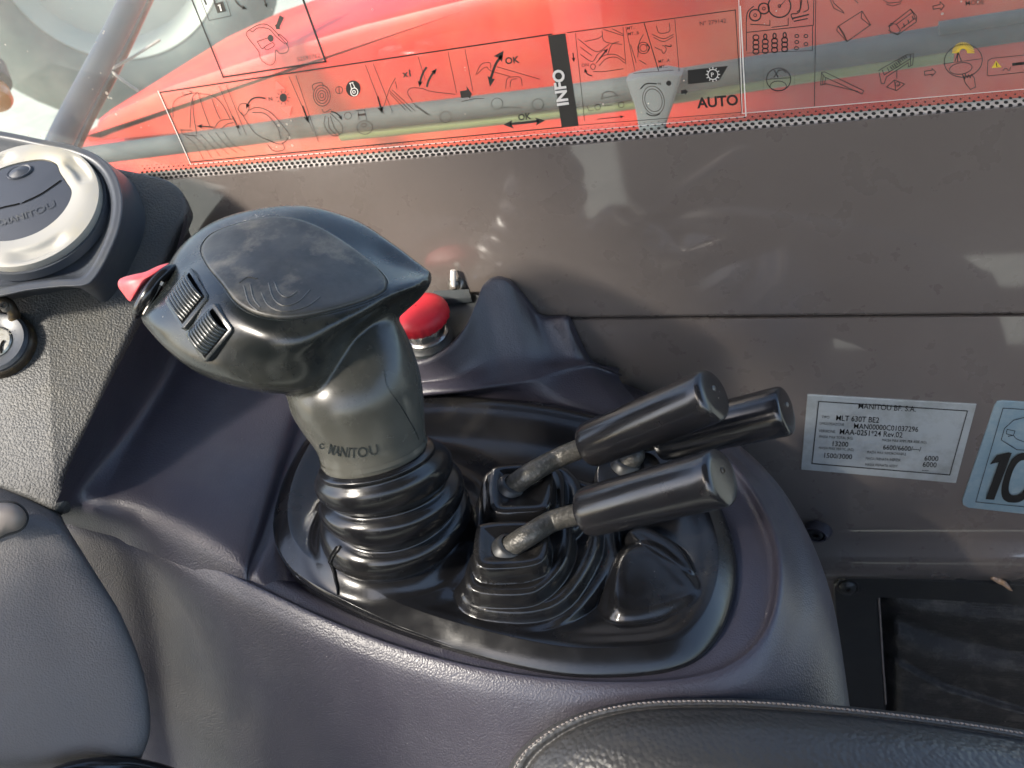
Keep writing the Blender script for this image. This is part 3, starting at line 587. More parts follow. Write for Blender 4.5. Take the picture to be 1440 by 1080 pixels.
def flank(dist, drop_front, drop_right, k_right=1.0):
    d_ = dist * (1 - rightness) + dist * k_right * rightness
    z_ = drop_front * (1 - rightness) + drop_right * rightness * (1 - .55 * sstep(.70, .86, s01))
    return ridge3 + N2 * d_[:, None] + np.array([0, 0, 1.]) * z_[:, None]
lip = sstep(.60, .68, s01)                      # raised rolled rim round the right-hand end
inn2 = inner3 * .12 + ridge3 * .88
rows = [inner3 - CN * .012, inner3 * .5 + ridge3 * .5 - CN * .003, inn2 - CN * (.001 + .002 * lip[:, None]), ridge3 + CN * .0008 * (1 + lip[:, None]),
        flank(.0045, -.0025, -.003), flank(.010, -.010, -.012), flank(.022, -.034, -.026, .95), flank(.040, -.066, -.057, .74), flank(.062, -.105, -.11, .46), flank(.085, -.17, -.19, .22), flank(.10, -.33, -.38, .02)]
G = np.stack([cr(np.stack(rows)[:, j], 70) for j in range(120)], 1)
deckmb = MB(); deckmb.grid(G)
ctrD = pC(700, 760, -.022); deckmb.grid([inner3 - CN * .012, inner3 * .5 + ctrD * .5 - CN * .004, inner3 * .05 + ctrD * .95]); deckmb.build('front_flank', M['console'], con, sharp=70)

# plateau left of the boot, rising to the dashboard
pr = [
    [(262, 300, .12), (270, 335, .075), (300, 380, .03), (345, 420, .022), (400, 460, .018), (450, 490, .016), (500, 500, .012), (540, 510, .012), (570, 540, -.012)],
    [(238, 380, .10), (250, 420, .05), (270, 440, .026), (310, 455, .022), (370, 490, .018), (440, 525, .014), (475, 530, .006), (510, 535, .004), (545, 562, -.012)],
    [(190, 470, .085), (215, 505, .045), (240, 515, .026), (275, 525, .024), (340, 545, .019), (410, 565, .014), (440, 572, .004), (470, 580, .003), (515, 605, -.012)],
    [(135, 575, .065), (165, 600, .036), (190, 605, .025), (225, 610, .024), (300, 635, .019), (378, 655, .013), (402, 662, .003), (425, 668, .001), (475, 690, -.012)],
    [(98, 655, .05), (122, 668, .03), (150, 675, .023), (190, 682, .021), (270, 710, .016), (350, 745, .010), (372, 752, .002), (395, 758, .0), (445, 775, -.012)],
    [(84, 695, .035), (105, 703, .022), (140, 712, .017), (185, 722, .014), (262, 752, .010), (338, 790, .006), (353, 800, .001), (372, 808, .0), (425, 815, -.010)],
    [(66, 728, .004), (92, 736, .002), (132, 748, -.001), (178, 765, -.004), (258, 796, -.005), (336, 828, -.006), (352, 833, -.006), (392, 846, -.008), (450, 856, -.012)],
]
G = bic([[pC(*q) for q in r] for r in pr], 70, 90)
plat = MB(); plat.grid(G); plat.build('left_plateau', M['console'], con, sharp=70)

# rear cowl with the tall fin, behind the boot
tops = [(430, 470, .41), (500, 500, .405), (560, 510, .402), (600, 506, .404), (632, 488, .41), (655, 460, .420), (670, 428, .432), (680, 404, .440), (696, 394, .444), (716, 400, .446), (738, 424, .448), (756, 446, .449), (775, 450, .450), (797, 450, .450), (806, 466, .450), (822, 500, .450), (836, 516, .451), (870, 524, .452)]
bots = [(440, 530, .395), (510, 545, .394), (560, 550, .394), (600, 549, .395), (630, 548, .397), (655, 546, .400), (680, 543, .404), (705, 540, .410), (725, 537, .414), (745, 534, .418), (765, 531, .422), (785, 528, .427), (800, 525, .431), (812, 523, .434), (824, 521, .437), (836, 520, .440), (850, 524, .443), (876, 534, .446)]
t3 = cr([pY(*q) for q in tops], 110); b3 = cr([pY(*q) for q in bots], 110)
mid1 = b3 * .72 + t3 * .28 + np.array([0, .002, -.001]); mid2 = b3 * .35 + t3 * .65 + np.array([0, .0005, -.0005])
ledge = [(400, 640), (430, 605), (470, 584), (510, 572), (550, 564), (590, 559), (630, 557), (665, 557), (700, 559), (735, 562), (770, 567), (800, 573), (825, 579), (850, 586), (870, 593), (890, 601), (915, 614), (945, 632)]
fr = cr([pC(u, v, .0008) for u, v in ledge], 110); under = cr([pC(u + (700 - u) * .12, v + 22, -.012) for u, v in ledge], 110)
rows = [under, fr, b3 + np.array([0, -.004, .0005]), b3 + np.array([0, .001, .004]), mid1, mid2, t3 + np.array([0, -.0015, -.001]), t3 + np.array([0, .0015, .0008]), t3 + np.array([0, .006, -.002]), t3 + np.array([0, .008, -.02])]
G = np.stack([cr(np.stack(rows)[:, j], 50) for j in range(110)], 1)
cow = MB(); cow.grid(G); cow.build('rear_cowl', M['console'], con, sharp=70)
# shelf that holds the stop button
sh = MB()
shp = [[pZ(u, v, zz) for u, v, zz in r] for r in ([(470, 395, .070), (560, 402, .070), (662, 413, .068), (690, 425, .066)], [(470, 440, .060), (560, 450, .060), (640, 450, .058), (662, 458, .057)], [(480, 500, .047), (540, 502, .047), (590, 502, .046), (612, 504, .046)], [(480, 515, .030), (540, 517, .030), (590, 516, .030), (612, 514, .030)])]
sh.grid(bic(shp, 20, 20)); shelf_bv = sh.bvh(); sh.build('button_shelf', M['shelf'], con, sharp=60)
m = MB(); m.prism([pZ(*q) for q in ((612, 415, .069), (662, 413, .0685), (664, 425, .066), (612, 428, .066))], (0, 0, .004), .001); m.build('shelf_lip', M['shelf'], con)

# console fixing screw at the right-hand end
scr = thing('console_screw', pY(1146, 752, WY - .01), 'dark socket screw in the console edge against the wall', 'screw')
ax = nrm((-.25, -.9, .35)); c0 = pY(1146, 752, WY - .012)
m = MB(); m.lathe(c0, ax, [(.010, -.01), (.0095, -.001), (.0085, .001), (.007, .0008), (.0062, -.002)], 28, sx=.62); m.build('washer', M['console'], scr)
m = MB(); m.lathe(c0, ax, [(.0062, -.004), (.006, -.0005), (.0048, .0006), (.0027, .0006), (.0026, -.003), (0, -.003)], 24, sx=.7); m.build('screw_head', M['black'], scr)

# ================================================================== rubber boot plate
Epx = [(385, 745), (390, 700), (408, 655), (440, 610), (500, 578), (600, 560), (700, 562), (800, 575), (890, 600), (955, 638), (1000, 690), (1027, 750), (1036, 805), (1024, 868), (992, 918), (945, 942), (870, 951), (790, 949), (700, 931), (600, 902), (500, 864), (430, 824), (396, 785)]
E2d = cr(loc2([pC(*q) for q in Epx]), 560, True)
cen = loc2(pC(700, 760))
def sdpoly(Q, P):
    """signed distance (negative inside) of points Q (n,2) to closed polygon P (k,2)"""
    out = np.full(len(Q), 1e9); ins = np.zeros(len(Q), bool)
    for a, b in zip(P, np.roll(P, -1, 0)):
        e = b - a; w = Q - a; t = np.clip((w @ e) / (e @ e), 0, 1); dd = w - t[:, None] * e; out = np.minimum(out, (dd * dd).sum(1))
        c1 = Q[:, 1] >= a[1]; c2 = Q[:, 1] < b[1]; c3 = e[0] * w[:, 1] > e[1] * w[:, 0]
        ins ^= (c1 & c2 & c3) | (~c1 & ~c2 & ~c3)
    return np.sqrt(out) * np.where(ins, -1, 1)
Esd = E2d[::4]
def hp(pts, h): return cr(loc2([pC(u, v, h) for u, v in pts]), 40, True)
TER = [  # (outline pixels, height above deck, edge width)
    ([(640, 842), (660, 800), (690, 690), (760, 668), (850, 690), (866, 760), (862, 800), (806, 872), (742, 897), (690, 886)], .004, .007),
    ([(646, 838), (665, 790), (700, 720), (800, 700), (838, 730), (842, 775), (802, 842), (748, 866), (676, 862)], .0115, .0075),
    ([(652, 812), (668, 770), (700, 735), (790, 728), (806, 745), (800, 790), (770, 828), (735, 842), (668, 838)], .0205, .0065),
    ([(666, 752), (680, 737), (740, 733), (768, 741), (775, 765), (765, 796), (715, 806), (668, 800)], .031, .0042),
    ([(676, 700), (690, 662), (780, 655), (812, 672), (822, 700), (818, 745), (770, 760), (690, 760)], .016, .005),
    ([(684, 690), (690, 662), (760, 655), (790, 664), (797, 690), (790, 730), (740, 742), (688, 738)], .023, .0042),
    ([(686, 672), (700, 656), (750, 653), (776, 660), (781, 690), (772, 720), (735, 727), (690, 722)], .033, .0042),
    ([(872, 792), (892, 770), (925, 772), (965, 808), (976, 835), (935, 852), (880, 862), (866, 840)], .007, .022),
    ([(885, 752), (905, 742), (950, 765), (974, 800), (965, 806), (915, 778)], .0065, .010),
    ([(836, 668), (850, 645), (905, 636), (928, 648), (930, 676), (900, 696), (850, 698)], .020, .006),
]
TER = [(hp(p, h), h, w_) for p, h, w_ in TER]
BELL = loc2(pC(551, 742, .012))                  # centre of the joystick bellows on the deck
def boot_h(Q):
    Q = np.asarray(Q, float); dI = -sdpoly(Q, Esd)
    lipw = .0082 * np.clip(dI / .010, 0, 1)**.7 - .0012 * sstep(.010, .018, dI)
    # how deep the basin is: shallow at the front left, deeper at the back
    basin = -.0125 * sstep(.012, .052, dI)
    h = lipw + basin - .001
    r = np.linalg.norm((Q - BELL) * np.array([1.0, 1.0]), axis=1)
    smax = lambda a, b, k: np.where(np.abs(a - b) < k, np.maximum(a, b) + (k - np.abs(a - b))**2 / (4 * k), np.maximum(a, b))
    h = smax(h, .0145 - .0125 * sstep(.034, .060, r) - .006 * sstep(.060, .085, r) - .002 * np.exp(-((r - .046) / .004)**2), .005)
    for ti, (P, ht, w_) in enumerate(TER):
        near = np.linalg.norm(Q - P.mean(0), axis=1) < .10
        if not near.any(): continue
        s_ = np.full(len(Q), 1.0); s_[near] = sdpoly(Q[near], P)
        prof = ht + (.0014 if ti < 7 else .0003) * np.exp(-((s_ + .0042) / .0032)**2) - (.0016 if ti < 7 else 0) * sstep(-.006, -.016, s_)  - (ht + .018) * sstep(-.0015, w_ , s_)
        h = np.where(s_ < w_, smax(h, prof, .0025), h)
    h = np.where(dI < .0005, np.minimum(h, .0), h)
    return h
rad = np.concatenate([np.linspace(0, .80, 150)[1:], np.linspace(.80, 1.0, 70)[1:]])
Q = (cen + rad[:, None, None] * (E2d - cen)[None]).reshape(-1, 2)
Hh = boot_h(Q)
V = CO + Q[:, :1] * E1 + Q[:, 1:] * E2 + (Hh + .0015)[:, None] * CN
bt = MB(); Gb = V.reshape(len(rad), len(E2d), 3); 
skirt = Gb[-1] - CN * .006
bt.grid(np.concatenate([Gb, skirt[None]]), closed_v=True); bt.cap(Gb[0])
boot_bv = bt.bvh()
boot = thing('rubber_boot', pC(700, 760), 'black moulded rubber boot plate with bellows, set in the console', 'rubber boot')
bt.build('boot_plate', M['rubber'], boot, sharp=80)
# ================================================================== joystick
S = [
 [(200, 430, .418), (198, 437, .412), (197, 445, .406), (199, 452, .405), (205, 459, .408), (212, 455, .425), (208, 438, .428)],
 [(226, 393, .420), (220, 415, .405), (214, 440, .395), (219, 464, .391), (234, 491, .396), (248, 478, .43), (240, 420, .44)],
 [(253, 348, .425), (254, 385, .40), (256, 425, .383), (262, 472, .378), (273, 521, .386), (290, 505, .43), (275, 400, .445)],
 [(300, 313, .428), (303, 350, .40), (312, 425, .370), (318, 487, .368), (329, 542, .38), (345, 520, .43), (330, 380, .45)],
 [(362, 294, .430), (364, 340, .398), (375, 448, .362), (381, 507, .364), (392, 553, .38), (405, 525, .43), (390, 370, .455)],
 [(432, 290, .430), (430, 340, .398), (435, 452, .362), (441, 507, .368), (452, 546, .385), (460, 520, .43), (450, 370, .455)],
 [(502, 310, .428), (496, 350, .402), (500, 436, .370), (504, 464, .384), (508, 498, .398), (515, 480, .43), (515, 385, .45)],
 [(551, 341, .420), (546, 370, .405), (548, 412, .380), (551, 430, .391), (552, 452, .404), (562, 440, .42), (565, 390, .435)],
 [(586, 367, .410), (583, 381, .402), (585, 399, .388), (587, 411, .394), (588, 422, .402), (594, 412, .412), (596, 390, .418)],
 [(605, 381, .402), (604, 385, .40), (603, 390, .397), (604, 395, .396), (606, 399, .398), (608, 395, .404), (608, 387, .406)],
]
SP = [np.array([pD(*q) for q in s]) for s in S]
sec = [cr(s, 84, True) for s in SP]
G = np.stack([cr(np.stack(sec)[:, j], 110) for j in range(84)], 1)
joy = thing('joystick', pC(552, 775), 'black palm-grip joystick with red thumb switch and two ribbed rollers', 'joystick')
hd = MB(); hd.grid(G, closed_v=True); hd.cap(G[0]); hd.cap(G[-1], True)
# stem
nd = .392
nsec = [(505, 440, 42, .402), (500, 475, 68, .403), (494, 515, 90, .404), (500, 550, 94, .406), (510, 580, 88, .410), (518, 602, 81, .413), (523, 618, 77, .416), (526, 634, 75.5, .418), (529, 648, 73, .420)]
stem_ax = nrm(pD(528, 640, .4185) - pD(501, 545, .4065))
th = np.arange(96) * 2 * np.pi / 96
G = []
for u, v, hw, t in cr(np.array(nsec, float), 50):
    c_ = pD(u, v, t); r_ = hw / FPX * t
    x_ = nrm(RT - stem_ax * RT.dot(stem_ax)); y_ = np.cross(stem_ax, x_)
    G.append(c_ + r_ * np.cos(th)[:, None] * x_ + r_ * .92 * np.sin(th)[:, None] * y_)
G = np.array(G)
hd.grid(G, closed_v=True); hd.cap(G[0]); hd.cap(G[-1], True)
tm = bpy.data.meshes.new('tmp'); tm.from_pydata(np.vstack(hd.v).tolist(), [], hd.f)
bm = bmesh.new(); bm.from_mesh(tm); bmesh.ops.remove_doubles(bm, verts=bm.verts, dist=2e-6); bmesh.ops.recalc_face_normals(bm, faces=bm.faces); bm.to_mesh(tm); bm.free()
to = bpy.data.objects.new('tmp', tm); COL.objects.link(to)
md = to.modifiers.new('r', 'REMESH'); md.mode = 'VOXEL'; md.voxel_size = .0012
md = to.modifiers.new('s', 'SMOOTH'); md.factor = .5; md.iterations = 14
bpy.context.view_layer.update()
rm = bpy.data.meshes.new_from_object(to.evaluated_get(bpy.context.evaluated_depsgraph_get()))
RV = np.array([v.co[:] for v in rm.vertices]); RF = [tuple(p.vertices) for p in rm.polygons]
bpy.data.objects.remove(to); bpy.data.meshes.remove(tm); bpy.data.meshes.remove(rm)
FC = np.array([RV[list(f)].mean(0) for f in RF]); P0 = pD(500, 556, .406)
isst = (FC - P0) @ stem_ax > 0
all_ = MB(); all_.add(RV, RF); head_bv = stem_bv = all_.bvh()
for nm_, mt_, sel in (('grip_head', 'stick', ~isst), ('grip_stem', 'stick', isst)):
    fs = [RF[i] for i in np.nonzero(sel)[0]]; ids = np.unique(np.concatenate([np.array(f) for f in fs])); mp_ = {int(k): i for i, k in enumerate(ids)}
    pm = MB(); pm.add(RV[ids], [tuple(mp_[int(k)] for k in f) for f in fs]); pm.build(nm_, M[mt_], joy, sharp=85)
for k_, (ofs, rr) in enumerate(((.0, 1.012), (.004, 1.004))):
    pass
m = MB(); rimc = G[42] ; cc = rimc.mean(0)
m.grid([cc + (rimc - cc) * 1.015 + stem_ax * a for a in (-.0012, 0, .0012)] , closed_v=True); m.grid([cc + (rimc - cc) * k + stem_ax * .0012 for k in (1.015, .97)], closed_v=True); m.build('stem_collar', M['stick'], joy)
m = MB(); m.tube([hit(stem_bv, u, v, -.0002) for u, v in ((540, 520), (543, 538), (550, 552), (563, 570), (575, 590), (584, 606), (589, 618))], .0004, 6, n=24); m.build('stem_seam', M['grip'], joy)
# joystick bellows : stacked rolled rings between the boot plate and the stem
b0 = CO + BELL[0] * E1 + BELL[1] * E2 + CN * .006
n1 = pD(528, 640, .4185)
prof = [(0, .0450), (.03, .0420), (.05, .0372), (.07, .0362), (.10, .0376), (.16, .0398), (.24, .0404), (.30, .0394), (.335, .0368), (.355, .0336), (.375, .0328), (.40, .0346), (.47, .0374), (.54, .0379), (.60, .0368), (.635, .0340), (.655, .0312), (.675, .0306), (.70, .0322), (.76, .0346), (.83, .0348), (.88, .0334), (.92, .0306), (.945, .0290), (.96, .0293), (.98, .0288), (1.0, .0258)]
pts = cr(np.array(prof), 180); th = np.arange(96) * 2 * np.pi / 96
xs_ = nrm(RT - stem_ax * RT.dot(stem_ax)); ys_ = np.cross(stem_ax, xs_)
xb_ = nrm(RT - CN * RT.dot(CN)); yb_ = np.cross(-CN, xb_)
G = []
for s_, r_ in pts:
    w_ = s_ ** 1.0; x_ = nrm(xb_ * (1 - w_) + xs_ * w_); y_ = yb_ * (1 - w_) + ys_ * w_; y_ = nrm(y_ - x_ * y_.dot(x_)); ax_ = np.cross(x_, y_)
    c_ = b0 * (1 - s_) + n1 * s_ + xb_ * .004 * math.sin(s_ * math.pi)
    rr = r_ * (1 + (1 - s_) * (.020 * np.sin(2 * th + 1.2 + 3 * s_) + .013 * np.sin(3 * th + s_ * 9)) + .004 * np.sin(5 * th + 14 * s_) * (1 - s_))
    lift = .0014 * (1 - s_) * np.sin(2 * th + 6 * s_)
    G.append(c_ + (rr * np.cos(th))[:, None] * x_ + (rr * (1 - .06 * s_) * np.sin(th))[:, None] * y_ + lift[:, None] * CN)
bl = MB(); bl.grid(G, closed_v=True); bl.build('joystick_bellows', M['rubber'], boot, sharp=80); bell_bv = bl.bvh()
# crack in the rubber skirt
def on_boot(u, v, lift=.0004):
    a = [x for x in (hit(boot_bv, u, v, lift), hit(bell_bv, u, v, lift)) if x is not None]
    return min(a, key=depth)
ck = [(476, 768, 5.5), (472, 775, 6.5), (467, 782, 6.0), (464, 790, 4.5), (467, 798, 3.2), (470, 806, 3.0), (472, 816, 2.4), (474, 826, 1.8), (475, 837, .5)]
m = MB(); left = [on_boot(u - w_ / 2 + random.uniform(-.6, .6), v) for u, v, w_ in ck]; right = [on_boot(u + w_ / 2 + random.uniform(-.6, .6), v) for u, v, w_ in ck]
m.grid([left, right]); o = m.build('torn_crack', M['dark'], boot, smooth=False); o['label'] = 'jagged tear in the rubber below the bellows'
m = MB(); m.tube([p + CN * .0003 for p in right], [.0007] * 8 + [.0003], 6); m.build('torn_edge', M['rubber'], boot)
# embossed lettering round the stem
onst = lambda u, v: (lambda h: h if h is not None else pD(u, v, .41))(hit(stem_bv, u, v, .0003))
def curved_text(m, txt, P, size, place, bold=.0, squeeze=1.0):
    V2, F2 = text_mesh(txt, bold); V2 = np.array(V2); W_ = V2[:, 0].max(); Pp = cr(np.array(P, float), 60); Tt = np.gradient(Pp, axis=0); Tt /= np.linalg.norm(Tt, axis=1)[:, None]
    out_ = []
    for x, y in V2:
        k = min(58.999, max(0, x / W_ * 59)); i = int(k); f_ = k - i; c_ = Pp[i] * (1 - f_) + Pp[i + 1] * f_; t_ = Tt[i]
        out_.append(place(*(c_ + np.array([t_[1], -t_[0]]) * y * size)))
    m.add(out_, F2)
m = MB(); curved_text(m, 'MANITOU', [(461, 637), (478, 641), (502, 643), (533, 638)], 20, onst, .012); m.ring((453, 627), 3.2, 1.6, onst, a0=.5, a1=5.6); m.build('embossed_lettering', M['grip'], joy, smooth=False)
# inset palm pad
padpx = [(283, 352), (296, 332), (325, 319), (365, 309), (403, 307), (440, 317), (475, 336), (510, 361), (536, 384), (545, 400), (537, 413), (505, 427), (455, 441), (405, 449), (365, 444), (335, 428), (312, 400), (292, 375)]
pad2 = cr(np.array(padpx, float), 120, True); pc = pad2.mean(0)
prof = [(1.0, -.0006), (.992, .0006), (.975, .0014), (.94, .0016), (.85, .0014), (.7, .0012), (.5, .0011), (.3, .001), (.12, .001), (.01, .001)]
m = MB(); m.grid([[hit(head_bv, *(pc + (q - pc) * k), l) for q in pad2] for k, l in prof], closed_v=True); pad_bv = m.bvh(); m.build('palm_pad', M['pad'], joy, sharp=60)
m = MB(); m.tube([hit(head_bv, *(pc + (q - pc) * 1.012), .0) for q in np.vstack([pad2, pad2[:1]])], .0005, 6, caps=False); m.build('pad_groove', M['grip'], joy)
m = MB()
for a in (((343, 402), (350, 425), (362, 437)), ((352, 400), (357, 420), (366, 432)), ((378, 398), (385, 420), (400, 430), (420, 424), (436, 408)), ((386, 396), (393, 412), (405, 418), (418, 410)), ((368, 412), (378, 430), (400, 438), (430, 432), (450, 418)), ((336, 398), (348, 390), (362, 392))):
    m.tube([hit(pad_bv, u, v, -.00012) for u, v in cr(np.array(a, float), 14)], .00045, 6)
m.build('embossed_swirl', M['pad'], joy)
# two ribbed rollers
for k_, q4 in enumerate((((272, 377), (300, 421), (262, 468), (235, 424)), ((305, 424), (334, 464), (294, 512), (264, 469)))):
    q = np.array(q4, float); c3 = [hit(head_bv, *p) for p in q]; ctr = np.mean(c3, 0)
    nn = nrm(np.cross(c3[2] - c3[0], c3[3] - c3[1])); nn = nn if nn.dot(CAM - ctr) > 0 else -nn
    pl3 = [pN(*p, ctr + nn * .0, nn) for p in q]          # flat bezel
    def B(a, b): return (pl3[0] * (1 - a) + pl3[1] * a) * (1 - b) + (pl3[3] * (1 - a) + pl3[2] * a) * b   # a along 0->1, b across 0->3
    rc = lambda a, b, r: [B(x, y) for x, y in ((a + r, a), (1 - a - r, a), (1 - a, a + r), (1 - a, 1 - a - r), (1 - a - r, 1 - a), (a + r, 1 - a), (a, 1 - a - r), (a, a + r))]
    m = MB(); m.prism(np.array(rc(.0, 0, .08)) - nn * .006, nn * .0085, .0008); swo = m.build('roller_bezel', M['grip'], joy, sharp=35)
    m = MB(); m.add([B(a, b) + nn * .0027 for a, b in ((.14, .09), (.90, .09), (.90, .91), (.14, .91))], [(0, 1, 2, 3)]); m.build('roller_well', M['dark'], swo, smooth=False)
    # ribbed barrel: ribs run along 0->1, the barrel curves across 0->3
    m = MB(); NR = 9
    aa = np.linspace(.10, .88, 26); ww = np.linspace(0, 1, NR * 8 + 1); Gr = []
    L13 = np.linalg.norm(pl3[3] - pl3[0]); L01 = np.linalg.norm(pl3[1] - pl3[0])
    for w_ in ww:
        b_ = .12 + .74 * w_; rib = .00055 * (abs(math.sin(w_ * NR * math.pi))**.5)
        Gr.append([B(a, b_) + nn * ((.0026 + .0030 * max(0, 1 - (abs(a - .49) / .40)**3.0)) + rib) for a in aa])
    m.grid(Gr); m.build('ribbed_roller', M['grip'], swo, sharp=50)
# red thumb switch with black rubber surround
def blob(px, dc, thick, n=36, rows_=10):
    P2 = cr(np.array(px, float), n, True); c2 = P2.mean(0); m = MB(); G = []
    for k in range(rows_ + 1):
        a = math.pi / 2 * k / rows_; G.append([pD(*(c2 + (p - c2) * math.cos(a) ** .8), dc - thick * math.sin(a)) for p in P2])
    m.grid(G, closed_v=True)
    m.grid([G[0], [pD(*(c2 + (p - c2) * .6), dc + thick * .8) for p in P2]], closed_v=True); return m
blob([(238, 370), (222, 374), (205, 382), (187, 386), (169, 392), (166, 402), (174, 414), (183, 424), (192, 416), (202, 402), (216, 388), (232, 379)], .409, .008).build('thumb_switch', M['pink'], joy)
m = MB(); m.tube([pD(u, v, t) for u, v, t in ((248, 384, .412), (243, 378, .409), (233, 383, .405), (219, 397, .403), (207, 415, .402), (196, 434, .405), (192, 443, .41))], [.0018, .0024, .0028, .003, .0032, .003, .002], 12, n=30); m.build('switch_surround', M['rubber'], joy)
m = MB(); m.tube([pD(u, v, t) for u, v, t in ((243, 392, .412), (229, 406, .409), (214, 430, .407), (204, 449, .409))], [.0022, .0026, .0026, .002], 10, n=16); m.build('switch_rocker_base', M['black'], joy)
m = MB(); m.tube([pD(u, v, .4025) for u, v in ((225, 402), (212, 424), (202, 442))], .0006, 6); m.tube([pD(229, 396, .403), pD(226, 401, .403)], .0014, 8); m.build('switch_pin', M['steel'], joy)

# ================================================================== three hydraulic levers
def lever(label, base, h, k0, k1, d0, d1, r, mid=None):
    B = pC(*base, h); t = thing('control_lever', B, label, 'lever', 'black-handled hydraulic levers')
    K0 = pD(*k0, depth(B) + d0); K1 = pD(*k1, depth(B) + d1); a = nrm(K1 - K0); L = np.linalg.norm(K1 - K0)
    M1 = B + CN * .003 + (K0 - B) * .24; M2 = K0 - a * .022
    m = MB(); m.tube([B - CN * .006 - (K0 - B) * .06, B, M1, M2, K0, K0 + a * .01], [.0060, .0058, .0056, .0055, .0054, .0054], 18, n=40); m.build('rod', M['rod'], t)
    m = MB(); m.lathe(B + CN * .001, nrm(M1 - B + CN * .01), [(.0088, -.004), (.0078, .0004), (.0066, .0014), (.0056, .0016)], 24); m.build('boot_collar', M['black'], t)
    kb = MB(); kb.lathe(K0, a, [(.0, .002), (r * .6, .0015), (r * .78, .0), (r * .93, .0005), (r * .97, .002), (r * .985, .005), (r * 1.0, L * .5), (r * 1.03, L * .9), (r * 1.03, L - .0026), (r * 1.015, L - .0012), (r * .975, L - .0003), (r * .92, L + .0002), (r * .82, L + .0006), (r * .6, L + .0008), (r * .12, L + .0009), (.0, L + .0009)], 56)
    kb.build('handle', M['knob'], t, sharp=50)
    side = nrm(np.cross(a, UP)); nip = K1 + a * .0009 + nrm(UP - a * UP.dot(a)) * r * .22
    m = MB(); m.lathe(nip, a, [(.0014, -.001), (.0014, .0004), (.0009, .0008), (.0008, .0002), (0, .0002)], 12); m.build('moulding_pip', M['steel'], t)
    return t
lever('control lever with black handle rising from the rear square boot', (722, 684), .033, (829, 626), (1004, 555), -.012, -.062, .0125)
lever('nearest control lever, its black handle lying lowest over the front square boot', (718, 770), .031, (826, 720), (1016, 671), -.010, -.058, .0128)
lever('farthest control lever, half hidden behind the rear-boot lever, black handle towards the data plate', (882, 652), .022, (928, 618), (1106, 577), .000, -.040, .0128)

# ================================================================== emergency stop button
eb = thing('emergency_button', pZ(604, 478, .055), 'red mushroom stop button half hidden behind the joystick', 'button')
e0 = hit(shelf_bv, 603, 476); ea = nrm((0, -.10, 1))
m = MB(); m.lathe(e0, ea, [(.0185, -.004), (.0182, .0005), (.0165, .0022), (.0145, .0026)], 40); m.build('base_ring', M['shelf'], eb)
m = MB(); m.lathe(e0, ea, [(.0145, .002), (.0148, .0042), (.0138, .0055), (.0130, .0058), (.0130, .011), (.0122, .0125), (.010, .0127)], 40); m.build('chrome_collar', M['chrome'], eb)
m = MB(); th2 = np.arange(96) * 2 * np.pi / 96
x_ = nrm(np.array([1, 0, 0]) - ea * ea[0]); y_ = np.cross(ea, x_); G = []
for r_, h_, sc_ in ((.009, .0125, 0), (.0135, .0130, .4), (.0170, .0138, 1), (.0190, .0160, 1.6), (.0193, .0195, 1.2), (.0188, .0222, .2), (.0168, .0248, 0), (.0130, .0264, 0), (.007, .0274, 0), (.0005, .0277, 0)):
    rr = r_ * (1 + .022 * sc_ * np.sign(np.sin(th2 * 24)) * .5); G.append(e0 + ea * h_ + (rr * np.cos(th2))[:, None] * x_ + (rr * np.sin(th2))[:, None] * y_)
m.grid(G, closed_v=True); m.build('mushroom_cap', M['red'], eb, sharp=45)
# torx screw on the wall
ts = thing('wall_screw', pY(642, 402, WY - .004), 'small bright screw with white paint mark on the wall behind the stop button', 'screw')
c0 = pY(642, 400, WY - .001); ax = nrm((-.1, -.85, .45))
m = MB(); m.lathe(c0, ax, [(.0062, -.002), (.006, .0012), (.005, .0024), (.0045, .0026), (.0035, .0018), (.0034, .0034), (.0026, .0046), (.0014, .0048), (.0012, .003), (0, .003)], 24); m.build('screw_head', M['steel'], ts)
m = MB(); m.tube([pY(638, 402, WY - .006), pY(637, 392, WY - .006), pY(637, 380, WY - .0045)], [.0014, .002, .0018], 8); m.build('paint_mark', M['white'], ts)

# ================================================================== dashboard at the left
DT0 = .505
DN = nrm(UP * math.sin(math.radians(20)) - FW * math.cos(math.radians(20)))    # dash face normal, towards the viewer
DO = CAM + FW * DT0
def pDash(u, v, h=0.0): return pN(u, v, DO + DN * h, DN)
da = thing('dashboard', pDash(60, 700), 'grained grey dashboard end with raised vent housing', 'dashboard')
out_px = [(-80, 420), (-80, 655), (0, 686), (40, 702), (70, 716), (84, 712), (93, 699), (88, 680), (95, 655), (112, 618), (132, 580), (165, 505), (200, 430), (228, 372), (252, 318), (262, 292), (258, 276), (250, 262), (232, 250), (205, 243), (170, 236), (120, 225), (20, 215), (-80, 210)]
loop = [pDash(u, v, 0) for u, v in cr(np.array(out_px, float), 140, True)]
m = MB(); m.prism(np.array(loop) - DN * .012, DN * .012, .003); m.build('grained_panel', M['dash'], da, sharp=45)
# the worn, smoother field round the key switch
fld = [(-80, 430), (40, 428), (88, 440), (98, 470), (84, 520), (66, 560), (50, 610), (44, 650), (60, 690), (40, 700), (0, 684), (-80, 650)]
